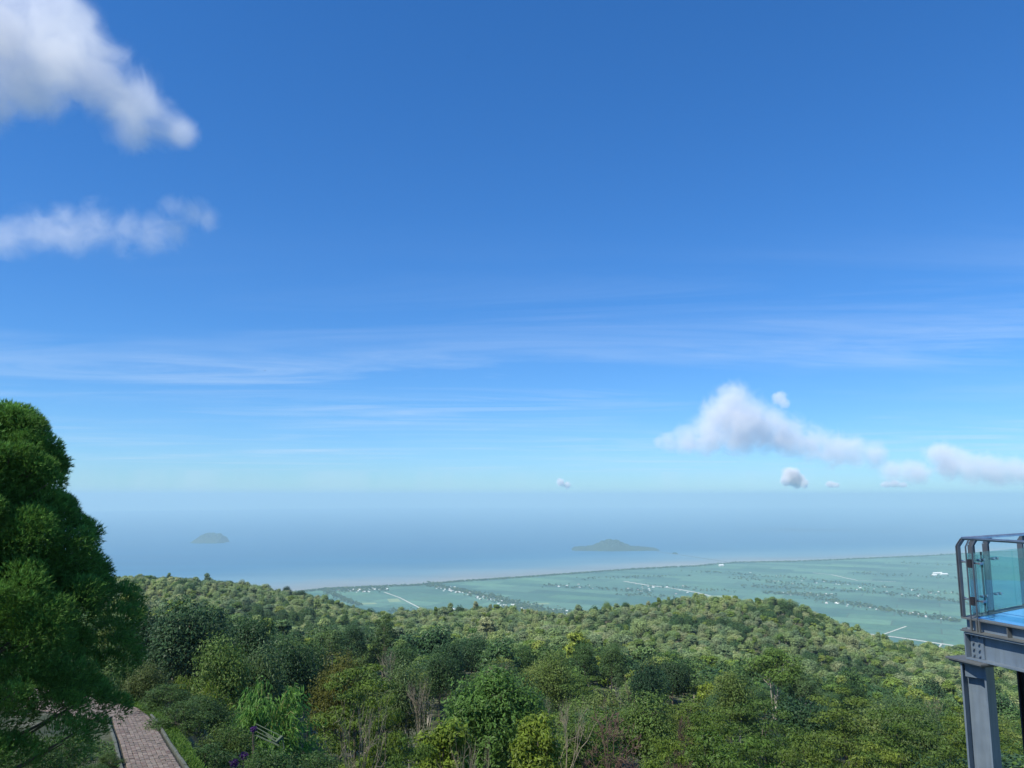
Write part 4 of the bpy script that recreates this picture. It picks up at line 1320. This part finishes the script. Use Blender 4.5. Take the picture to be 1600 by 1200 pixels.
# ------------------------------------------------------------------ conifer at the left edge
def conifer():
    D = 13.0
    cx = side(-18, 900) * D
    gz = terr(D)
    top = H - drop(628) * D
    hh = top - gz
    t = empty('conifer', (cx, D, gz))
    tag(t, 'big feathery dark green conifer at the left edge of the picture', 'tree')
    r = np.random.default_rng(91)
    prof_py = [626, 640, 670, 700, 760, 800, 850, 900, 940, 1000, 1060, 1110, 1150, 1185]
    prof_px = [14, 40, 72, 92, 114, 112, 148, 152, 190, 210, 204, 188, 170, 150]
    pz = np.array([H - drop(b) * D - gz for b in prof_py]); pr = np.array([side(a, b) * D - cx for a, b in zip(prof_px, prof_py)])
    o_ = np.argsort(pz); pz, pr = pz[o_], pr[o_]
    C, R = [], []
    # boughs: puffs on the outline and a second set deeper in
    n_ = 0
    for layer, cnt, k_in in ((0, 200, 1.0), (1, 130, .72), (2, 80, .42)):
        for i in range(cnt):
            z = pz[0] + (pz[-1] - .2 - pz[0]) * (r.random() ** .8)
            rad = np.interp(z, pz, pr)
            a = r.uniform(0, 6.283)
            R_ = r.uniform(.2, .56) * (1 if layer == 0 else 1.1) * min(1, .35 + rad * .45)
            q = max(rad * k_in * r.uniform(.84, 1.04) - R_ * .92, .02)
            C.append((q * math.cos(a), q * math.sin(a), z)); R.append(R_)
    C, R = np.array(C), np.array(R)
    axis_out = C * np.array([1, 1, 0]); axis_out /= np.linalg.norm(axis_out, axis=1, keepdims=True) + 1e-6
    VV, TT = [], []
    wood = MB()
    wood.tube([(0, 0, -.4), (.03, 0, hh * .4), (0, .03, hh * .75), (0, 0, hh * .97)], [.2, .15, .08, .02], 8)
    limbs = MB()
    for i in range(len(C)):
        c, R_ = C[i], R[i]
        ns = int(270 * (R_ / .32) ** 2) + 20
        d = sphere_dirs(ns, r) + axis_out[i] * .5 + np.array([0, 0, .6])
        d /= np.linalg.norm(d, axis=1, keepdims=True)
        base = c + d * (R_ * r.uniform(.6, 1.0, ns))[:, None] * np.array([1, 1, .85])
        # each spray: five needles fanning out along the spray direction
        sd = d * .8 + axis_out[i] * .25 + np.array([0, 0, .5]) + r.normal(size=(ns, 3)) * .3
        sd /= np.linalg.norm(sd, axis=1, keepdims=True)
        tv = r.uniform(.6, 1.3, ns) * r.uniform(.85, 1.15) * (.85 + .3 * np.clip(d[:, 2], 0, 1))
        for k in range(6):
            nd = sd + r.normal(size=(ns, 3)) * .38
            nd /= np.linalg.norm(nd, axis=1, keepdims=True)
            s = np.cross(nd, r.normal(size=(ns, 3))); s /= np.linalg.norm(s, axis=1, keepdims=True)
            l_ = r.uniform(.035, .085, (ns, 1)); w_ = .012
            b0 = base + sd * l_ * .25 * (k / 3)
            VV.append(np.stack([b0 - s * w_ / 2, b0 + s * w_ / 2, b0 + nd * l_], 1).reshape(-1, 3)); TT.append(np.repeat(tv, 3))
        if i % 3 == 0:
            zb = max(c[2] - .5 * np.linalg.norm(c[:2]), .3)
            limbs.tube([(0, 0, zb), tuple((c + np.array([0, 0, zb])) / 2 * np.array([1, 1, 1]) + np.array([0, 0, -.04])), tuple(c)], [.035, .022, .008], 4)
    V = np.concatenate(VV); T = np.concatenate(TT)
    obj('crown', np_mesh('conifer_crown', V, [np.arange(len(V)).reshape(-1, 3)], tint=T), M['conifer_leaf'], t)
    wood.build('trunk', M['bark'], t, smooth=True)
    limbs.build('branches', M['bark'], t)
conifer()

# ------------------------------------------------------------------ viewing platform on the right
def platform():
    D0 = 10.8
    c_top = at_y(1496, 841, D0)               # corner at hand-rail height
    zr = c_top.z
    zf = H - drop(964) * D0                   # floor level
    C = Vector((c_top.x, D0, 0))
    a1 = math.radians(-74); a2 = math.radians(36)
    e1 = Vector((math.cos(a1), math.sin(a1), 0)); e2 = Vector((math.cos(a2), math.sin(a2), 0))
    n1 = Vector((-e1.y, e1.x, 0)); n2 = Vector((e2.y, -e2.x, 0))     # inwards
    L1, L2_ = 4.2, 7.0
    root = empty('viewing_platform', (C.x, C.y, g1(C.x, C.y)))
    O = root.location.copy()
    tag(root, 'grey steel viewing platform with glass railing at the right edge', 'platform')
    def P3(a, b, z): return Vector((C.x, C.y, z)) + e1 * a + e2 * b
    def bld(mb, nm, mat, parent=root, **k):
        o = mb.build(nm, mat, None, origin=O, **k)
        o.parent = parent
        return o
    inn = (n1 + n2).normalized()
    # floor
    far = P3(L1, 0, 0) + e2 * 5.2; fa2 = P3(0, L2_, 0)
    poly = [P3(.05, .03, 0), P3(L1, .03, 0), far, fa2]
    poly = [(p_.x + inn.x * .06, p_.y + inn.y * .06) for p_ in poly]
    bld(MB().prism(poly, zf - .05, zf - .01), 'floor_panel', M['floor_glass'])
    # edge channels (web + two flanges) under the floor edge
    hF = .165
    def channel(nm, s, e, nin):
        o = bld(MB().bar(s + Vector((0, 0, zf - hF / 2 - .012)) + nin * .05, e + Vector((0, 0, zf - hF / 2 - .012)) + nin * .05, .012, hF - .03), nm, M['steel'])
        bld(MB().bar(s + Vector((0, 0, zf - .008)) + nin * .02, e + Vector((0, 0, zf - .008)) + nin * .02, .13, .016), 'top_flange', M['plate'], o)
        bld(MB().bar(s + Vector((0, 0, zf - hF)) + nin * .01, e + Vector((0, 0, zf - hF)) + nin * .01, .17, .016), 'bottom_flange', M['plate'], o)
        Lc = (e - s).length; d = (e - s).normalized()
        for k in range(int(Lc / .52)):
            q = s + d * (.68 + k * .52) + nin * .005
            if (q - s).length < Lc: bld(MB().box((q.x, q.y, zf - hF / 2 - .01), (.012, .07, hF - .02), Matrix.Rotation(math.atan2(d.y, d.x), 3, 'Z')), 'stiffener', M['plate'], o)
        return o
    s1, E1 = P3(0, 0, 0), P3(L1, 0, 0)
    s2, E2 = P3(0, 0, 0) + e2 * .06 + n2 * .01, P3(0, L2_, 0)
    channel('edge_channel', s1, E1, n1)
    channel('edge_channel', s2, E2, n2)
    # girder along the first edge, I section with bolted end
    zg1 = zf - hF - .012; zg0 = zg1 - .35
    gs, ge = P3(.05, 0, 0) + n1 * .05, P3(L1, 0, 0) + n1 * .05
    gd = bld(MB().bar(gs + Vector((0, 0, (zg0 + zg1) / 2)), ge + Vector((0, 0, (zg0 + zg1) / 2)), .014, zg1 - zg0 - .036), 'girder', M['steel'])
    bld(MB().bar(gs + Vector((0, 0, zg1 - .012)), ge + Vector((0, 0, zg1 - .012)), .22, .02), 'top_flange', M['steel'], gd)
    bld(MB().bar(gs + Vector((0, 0, zg0 + .012)), ge + Vector((0, 0, zg0 + .012)), .22, .02), 'bottom_flange', M['steel'], gd)
    R1 = Matrix.Rotation(a1, 3, 'Z')
    q = gs + e1 * .11 - n1 * .018
    bld(MB().box((q.x, q.y, (zg0 + zg1) / 2), (.2, .02, .30), R1), 'splice_plate', M['steel'], gd)
    q = gs - e1 * .012 + n1 * .0
    bld(MB().box((q.x, q.y, (zg0 + zg1) / 2), (.018, .2, .33), R1), 'end_plate', M['steel'], gd)
    bolt_me = MB().tube([(0, 0, 0), (0, 0, .03)], .015, 6).mesh('bolt'); bolt_me.materials.append(M['steel'])
    def bolt(pos, d):
        o = bpy.data.objects.new('bolt', bolt_me); COL.objects.link(o); o.parent = gd
        o.matrix_local = Matrix.Translation(pos - O) @ Vector(d).to_track_quat('Z', 'Y').to_matrix().to_4x4()
    for k in range(4):
        z = zg0 + .06 + k * .077
        for s in (.06, .15): 
            b_ = gs + e1 * s - n1 * .028; b_.z = z; bolt(b_, -n1)
        for s in (-.06, .06):
            b_ = gs - e1 * .021 + n1 * s; b_.z = z; bolt(b_, -e1)
    # second edge girder behind
    hs_, he_ = P3(0, .25, 0) + n2 * .2, P3(0, L2_, 0) + n2 * .2
    g2 = bld(MB().bar(hs_ + Vector((0, 0, (zg0 + zg1) / 2 + .05)), he_ + Vector((0, 0, (zg0 + zg1) / 2 + .05)), .014, .36), 'girder', M['steel'])
    bld(MB().bar(hs_ + Vector((0, 0, zg1 - .115)), he_ + Vector((0, 0, zg1 - .115)), .18, .018), 'top_flange', M['steel'], g2)
    bld(MB().bar(hs_ + Vector((0, 0, zg0 + .1)), he_ + Vector((0, 0, zg0 + .1)), .18, .018), 'bottom_flange', M['steel'], g2)
    # column: wide I section, with a double cap plate
    cc = P3(.10, 0, 0) + n1 * .05
    cap = bld(MB().box((cc.x, cc.y, zg0 - .014), (.56, .46, .026), R1), 'cap_plate', M['plate'], bevel=.003)
    bld(MB().box((cc.x, cc.y, zg0 - .04), (.50, .4, .02), R1), 'lower_plate', M['plate'], cap)
    zb = g1(cc.x, cc.y) - 1.0
    zt = zg0 - .052
    zc, hc = (zb + zt) / 2, zt - zb
    RC = Matrix.Rotation(a1 + math.radians(24), 3, 'Z')
    ex, ey = RC @ Vector((1, 0, 0)), RC @ Vector((0, 1, 0))
    cw, cdp = .28, .28
    colm = bld(MB().box((cc.x, cc.y, zc), (cw - .04, .014, hc), RC), 'column', M['steel'])
    for s in (-1, 1):
        f = cc + ex * s * cw / 2
        bld(MB().box((f.x, f.y, zc), (.022, cdp, hc), RC), 'column_flange', M['steel'], colm)
    for s in (-1, 1):
        f = cc + ey * s * .09
        bld(MB().box((f.x, f.y, zt - .09), (cw - .05, .012, .16), RC), 'gusset', M['steel'], cap)
    # second, dark column further along
    c2 = at_y(1610, 1100, 11.6); c2.z = 0
    zb2 = g1(c2.x, c2.y) - 1
    k2 = bld(MB().box((c2.x, c2.y, (zb2 + zg0 + .1) / 2), (.19, .02, zg0 + .1 - zb2), RC), 'column', M['steel_dark'])
    for s in (-1, 1):
        f = c2 + ex * s * .1
        bld(MB().box((f.x, f.y, (zb2 + zg0 + .1) / 2), (.018, .2, zg0 + .1 - zb2), RC), 'column_flange', M['steel_dark'], k2)
    # hand rails
    rr_ = .021
    zrl = zr
    kink = .1
    h1 = P3(0, 0, zrl) + inn * .055
    bld(MB().tube([h1, P3(L1, 0, zrl) + n1 * .055], rr_, 10), 'handrail', M['stainless'], smooth=True)
    bld(MB().tube([h1, P3(0, L2_, zrl) + n2 * .055], rr_, 10), 'handrail', M['stainless'], smooth=True)
    # posts: flat twin plates with the top kinked inwards
    def post(q, nin, along, w, gap, nm, z0):
        Rp = None
        pp = empty if False else None
        first = None
        for s in ((-1, 1) if gap else (0,)):
            b_ = q + along * s * gap / 2
            mb = MB()
            mb.bar(b_ + Vector((0, 0, z0)), b_ + Vector((0, 0, zrl - kink)), w, .014, up=along)
            mb.bar(b_ + Vector((0, 0, zrl - kink - .004)), b_ + nin * .06 + Vector((0, 0, zrl - .012)), w * .92, .0135, up=along)
            o = bld(mb, nm, M['post_steel'])
            first = first or o
        return first
    pc = post(P3(-.005, 0, 0), inn, e1, .045, .03, 'post', zf)
    pf = post(P3(.2, 0, 0) - n1 * .03, n1, e1, .014, .1, 'post', zf - hF)
    posts2 = []
    for s in (.42, .86, 2.0, 3.2, 4.5, 5.8):
        posts2.append((s, post(P3(0, s, 0) - n2 * .02, n2, e2, .07, .045, 'post', zf - hF)))
    for s in (1.75, 3.2): post(P3(s, 0, 0) - n1 * .03, n1, e1, .05, .07, 'post', zf - hF)
    # glass panes
    zg_lo, zg_hi = zf + .04, zr - .2
    def pane(a, b, nin):
        d = (b - a).normalized()
        o = bld(MB().bar(a + nin * .055 + Vector((0, 0, (zg_lo + zg_hi) / 2)), b + nin * .055 + Vector((0, 0, (zg_lo + zg_hi) / 2)), .012, zg_hi - zg_lo), 'glass_pane', M['glass'])
        return o
    pane(P3(.09, 0, 0), P3(1.55, 0, 0), n1); pane(P3(1.58, 0, 0), P3(3.1, 0, 0), n1); pane(P3(3.13, 0, 0), P3(4.15, 0, 0), n1)
    for a, b in ((.12, .53), (.54, 1.5), (1.508, 2.7), (2.708, 4.0), (4.008, 6.9)):
        pane(P3(0, a, 0), P3(0, b, 0), n2)
    # glass clamps
    def clamp(q, d, z, L_, nin):
        mb = MB()
        mb.tube([q - d * L_ / 2 + nin * .03 + Vector((0, 0, z)), q + d * L_ / 2 + nin * .03 + Vector((0, 0, z))], .011, 8)
        for s in (-1, 1):
            e_ = q + d * s * L_ / 2 + Vector((0, 0, z))
            mb.tube([e_ + nin * .018, e_ + nin * .072], .018, 8)
        bld(mb, 'glass_clamp', M['stainless'], smooth=False)
    zc1, zc2 = zr - .31, zf + .24
    for z in (zc1, zc2):
        clamp(P3(.03, 0, 0), e1, z, .09, n1)
        clamp(P3(.2, 0, 0), e1, z - .005, .2, n1)
        bq = P3(.2, 0, 0) - n1 * .02
        bld(MB().box((bq.x, bq.y, z - .01), (.05, .045, .11), R1), 'clamp_block', M['dark_clamp'])
        for s, _ in posts2:
            clamp(P3(0, s + .1, 0), e2, z, .12, n2)
    # slim dark rod by the first post of the second edge
    bld(MB().bar(P3(0, .535, zf + .01) + n2 * .05, P3(0, .535, zr - .2) + n2 * .05, .018, .018), 'joint_strip', M['dark_clamp'])
    # small brackets below the front twin post
    for s in (.16, .25, .29):
        q = P3(s, 0, 0) - n1 * .05
        bld(MB().box((q.x, q.y, zf - hF / 2), (.02, .02, hF), R1), 'bracket', M['plate'])
platform()

# ------------------------------------------------------------------ birds
def bird(px, py, D, span, roll, label):
    q = at_y(px, py, D)
    t = empty('bird', q); tag(t, label, 'bird')
    t.rotation_euler = (0, roll, random.uniform(-.6, .6))
    s = span
    MB().tube([(0, -.22 * s, 0), (0, -.08 * s, .0), (0, .08 * s, .0), (0, .26 * s, 0)], [.01 * s, .045 * s, .04 * s, .006 * s], 6).build('body', M['bird'], t, smooth=True)
    for e in (-1, 1):
        V = [(0, .07 * s, .01 * s), (0, -.06 * s, .01 * s), (e * .25 * s, .1 * s, .09 * s), (e * .24 * s, -.02 * s, .09 * s), (e * .5 * s, -.08 * s, .02 * s)]
        V2 = [(a, b, c - .008 * s) for a, b, c in V]
        Fc = [(0, 2, 3, 1), (2, 4, 3), (5, 6, 8, 7), (7, 8, 9), (0, 1, 6, 5), (1, 3, 8, 6), (3, 4, 9, 8), (4, 2, 7, 9), (2, 0, 5, 7)]
        me = bpy.data.meshes.new('wing'); me.from_pydata(V + V2, [], Fc); me.update()
        obj('wing', me, M['bird'], t)
bird(731, 89, 85, .36, .25, 'small dark bird high at the top centre of the sky')
bird(356, 424, 110, .3, .1, 'tiny dark bird in the left sky below the thin cloud')
bird(414, 579, 110, .34, -.4, 'tiny dark bird in the left sky amid the cirrus streaks')
bird(803, 638, 140, .34, .2, 'tiny dark bird low in the central sky')
bird(722, 721, 140, .34, .1, 'tiny dark bird just above the horizon near the centre')

# ------------------------------------------------------------------ clouds (real volumes, above or beyond the haze)
def cloud(label, D, puffs, dens, seed, noise_amp=.9, soft=.5, depth=1.0, flatb=1.0, group='clouds'):
    """puffs: (px, py, radius px)"""
    r = np.random.default_rng(seed)
    W = [(at_y(q[0], q[1], D + r.uniform(-.6, .6) * q[2] * D / F * depth), q[2] * D / F) if len(q) == 3 else q for q in puffs]
    O = sum((w for w, _ in W), Vector((0, 0, 0))) / len(W)
    bm = bmesh.new()
    for w, R in W:
        bmesh.ops.create_icosphere(bm, subdivisions=2, radius=R * 1.22, matrix=Matrix.Translation(w - O) @ Matrix.Diagonal((1, 1, flatb, 1)))
    me0 = bpy.data.meshes.new('cloud_tmp'); bm.to_mesh(me0); bm.free()
    tmp = bpy.data.objects.new('cloud_tmp', me0); COL.objects.link(tmp)
    mean_r = sum(R for _, R in W) / len(W)
    rm = tmp.modifiers.new('r', 'REMESH'); rm.mode = 'VOXEL'; rm.voxel_size = mean_r * .22
    dg = bpy.context.evaluated_depsgraph_get(); dg.update()
    me = bpy.data.meshes.new_from_object(tmp.evaluated_get(dg)); me.name = 'cloud'
    bpy.data.objects.remove(tmp); bpy.data.meshes.remove(me0)
    m = bpy.data.materials.new('cloud_vapour'); m.use_nodes = True
    n, l = m.node_tree.nodes, m.node_tree.links
    n.clear()
    out = n.new('ShaderNodeOutputMaterial')
    pv = n.new('ShaderNodeVolumePrincipled')
    pv.inputs['Color'].default_value = (.99, .99, 1, 1)
    pv.inputs['Anisotropy'].default_value = .0
    tc = n.new('ShaderNodeTexCoord')
    # wind-torn edges: warp the position a little
    cur = None
    for w, R in W:
        c = w - O
        sub = n.new('ShaderNodeVectorMath'); sub.operation = 'SUBTRACT'; sub.inputs[1].default_value = c
        l.new(tc.outputs['Object'], sub.inputs[0])
        mu = n.new('ShaderNodeVectorMath'); mu.operation = 'MULTIPLY'; mu.inputs[1].default_value = (1 / R, 1 / R, 1 / (R * flatb))
        l.new(sub.outputs[0], mu.inputs[0])
        ln = n.new('ShaderNodeVectorMath'); ln.operation = 'LENGTH'; l.new(mu.outputs[0], ln.inputs[0])
        sb = n.new('ShaderNodeMath'); sb.operation = 'SUBTRACT'; sb.inputs[0].default_value = 1.0; l.new(ln.outputs['Value'], sb.inputs[1])
        if cur is None: cur = sb.outputs[0]
        else:
            mx = n.new('ShaderNodeMath'); mx.operation = 'SMOOTH_MAX'; mx.inputs[2].default_value = .25
            l.new(cur, mx.inputs[0]); l.new(sb.outputs[0], mx.inputs[1]); cur = mx.outputs[0]
    no = n.new('ShaderNodeTexNoise')
    no.inputs['Scale'].default_value = 1.1 / mean_r
    no.inputs['Detail'].default_value = 8; no.inputs['Roughness'].default_value = .64; no.inputs['Distortion'].default_value = .9
    ofs = n.new('ShaderNodeVectorMath'); ofs.operation = 'ADD'; ofs.inputs[1].default_value = (seed * 13.7 * mean_r, seed * 5.1 * mean_r, 0)
    l.new(tc.outputs['Object'], ofs.inputs[0]); l.new(ofs.outputs[0], no.inputs['Vector'])
    na = n.new('ShaderNodeMath'); na.operation = 'MULTIPLY_ADD'; na.inputs[1].default_value = noise_amp * 2; na.inputs[2].default_value = -noise_amp * 1.0
    l.new(no.outputs['Fac'], na.inputs[0])
    ad = n.new('ShaderNodeMath'); ad.operation = 'ADD'; l.new(cur, ad.inputs[0]); l.new(na.outputs[0], ad.inputs[1])
    mr = n.new('ShaderNodeMapRange'); mr.interpolation_type = 'SMOOTHSTEP'
    mr.inputs['From Min'].default_value = .0; mr.inputs['From Max'].default_value = soft
    mr.inputs['To Max'].default_value = dens / mean_r
    l.new(ad.outputs[0], mr.inputs['Value'])
    l.new(mr.outputs[0], pv.inputs['Density'])
    l.new(pv.outputs[0], out.inputs['Volume'])
    m.cycles.volume_step_rate = .35
    o = obj('cloud', me, m)
    o.location = O
    tag(o, label, 'cloud', group)
    return o

cloud('large soft white cloud in the top left corner', 1600, [(-90, 60, 130), (0, 45, 112), (80, 40, 92), (30, 115, 95), (115, 95, 84), (155, 120, 72), (195, 150, 64), (228, 172, 56), (262, 192, 46), (286, 206, 30), (205, 208, 42), (-10, 160, 58), (60, 165, 40), (-50, 150, 60)], .95, 3, noise_amp=.9, soft=.85)
cloud('thin grey-white ragged cloud on the left below the large one', 1900, [(-40, 372, 44), (10, 372, 42), (60, 362, 46), (110, 366, 48), (150, 352, 46), (195, 362, 44), (235, 366, 40), (275, 360, 36), (300, 332, 34), (322, 345, 26), (268, 322, 26), (100, 340, 30)], .36, 5, noise_amp=1.0, soft=1.0)
cloud('pointed white cumulus above the horizon on the right', 20000, [(1145, 626, 38), (1130, 655, 46), (1165, 655, 48), (1105, 680, 38), (1150, 682, 38), (1195, 670, 44), (1230, 684, 40), (1265, 694, 36), (1300, 702, 34), (1335, 708, 32), (1364, 712, 28), (1072, 686, 28), (1045, 690, 19), (1028, 690, 12)], 1.15, 8, noise_amp=.9, soft=.8)
cloud('tiny round puff right of the pointed cumulus tip', 20000, [(1218, 622, 14), (1226, 630, 10)], .6, 9, noise_amp=.6)
cloud('white and grey cumulus bank at the right edge above the platform', 26000, [(1465, 710, 26), (1490, 718, 28), (1480, 732, 24), (1515, 730, 30), (1550, 734, 32), (1585, 738, 28), (1625, 736, 30), (1420, 738, 26), (1440, 740, 22), (1390, 738, 22), (1520, 744, 20), (1560, 746, 18), (1600, 744, 22)], 1.2, 12, noise_amp=.85, soft=.8)
cloud('small bright cloud just above the horizon right of centre', 30000, [(1236, 744, 17), (1246, 751, 14), (1228, 751, 11), (1257, 756, 9)], 2.6, 15, noise_amp=.6)
cloud('tiny wisp of cloud just above the horizon at centre', 30000, [(876, 754, 8), (886, 758, 7)], 1.8, 16, noise_amp=.6)
cloud('small flat cloud low on the right horizon, left of a longer one', 30000, [(1298, 757, 9), (1306, 758, 7)], 2.0, 17, flatb=.7, noise_amp=.6)
cloud('longer flat cloud low on the right horizon', 30000, [(1384, 757, 9), (1398, 756, 10), (1410, 758, 8)], 2.0, 18, flatb=.7, noise_amp=.6)
# unseen cloud added to shade the foreground: stands towards the sun, behind the viewer
shade_at = Vector((0, 70, H - 25)) + to_sun * 1000
def shade_puff(dx, dy, R):
    q = shade_at + Vector((dx, dy, 0))
    return (q, R)
cloud('broad unseen cloud overhead behind the viewer, added to shade the nearest slope', 0, [shade_puff(dx, dy, R) for dx, dy, R in ((0, 0, 120), (-110, 10, 110), (110, 0, 110), (-200, -20, 90), (200, 10, 90), (-60, -100, 105), (70, -105, 105), (-60, 85, 95), (80, 80, 95))], .38, 21, noise_amp=.5, soft=.8)

# ------------------------------------------------------------------ haze
hz = MB().box((6000, 30500, (H + 160 - 6) / 2), (110000, 66000, H + 160 + 6)).mesh('haze')
m = bpy.data.materials.new('haze_air'); m.use_nodes = True
n, l = m.node_tree.nodes, m.node_tree.links
n.clear()
out = n.new('ShaderNodeOutputMaterial'); pv = n.new('ShaderNodeVolumePrincipled')
pv.inputs['Color'].default_value = (.495, .735, .83, 1)
pv.inputs['Density'].default_value = 1 / 18000.0
pv.inputs['Anisotropy'].default_value = 0.0
l.new(pv.outputs[0], out.inputs['Volume'])
hzo = obj('haze', hz, m)
tag(hzo, 'pale blue haze filling the air over sea and plain', None, kind='stuff')
print('TRIS', sum(len(me.loops) - 2 * len(me.polygons) for me in bpy.data.meshes))
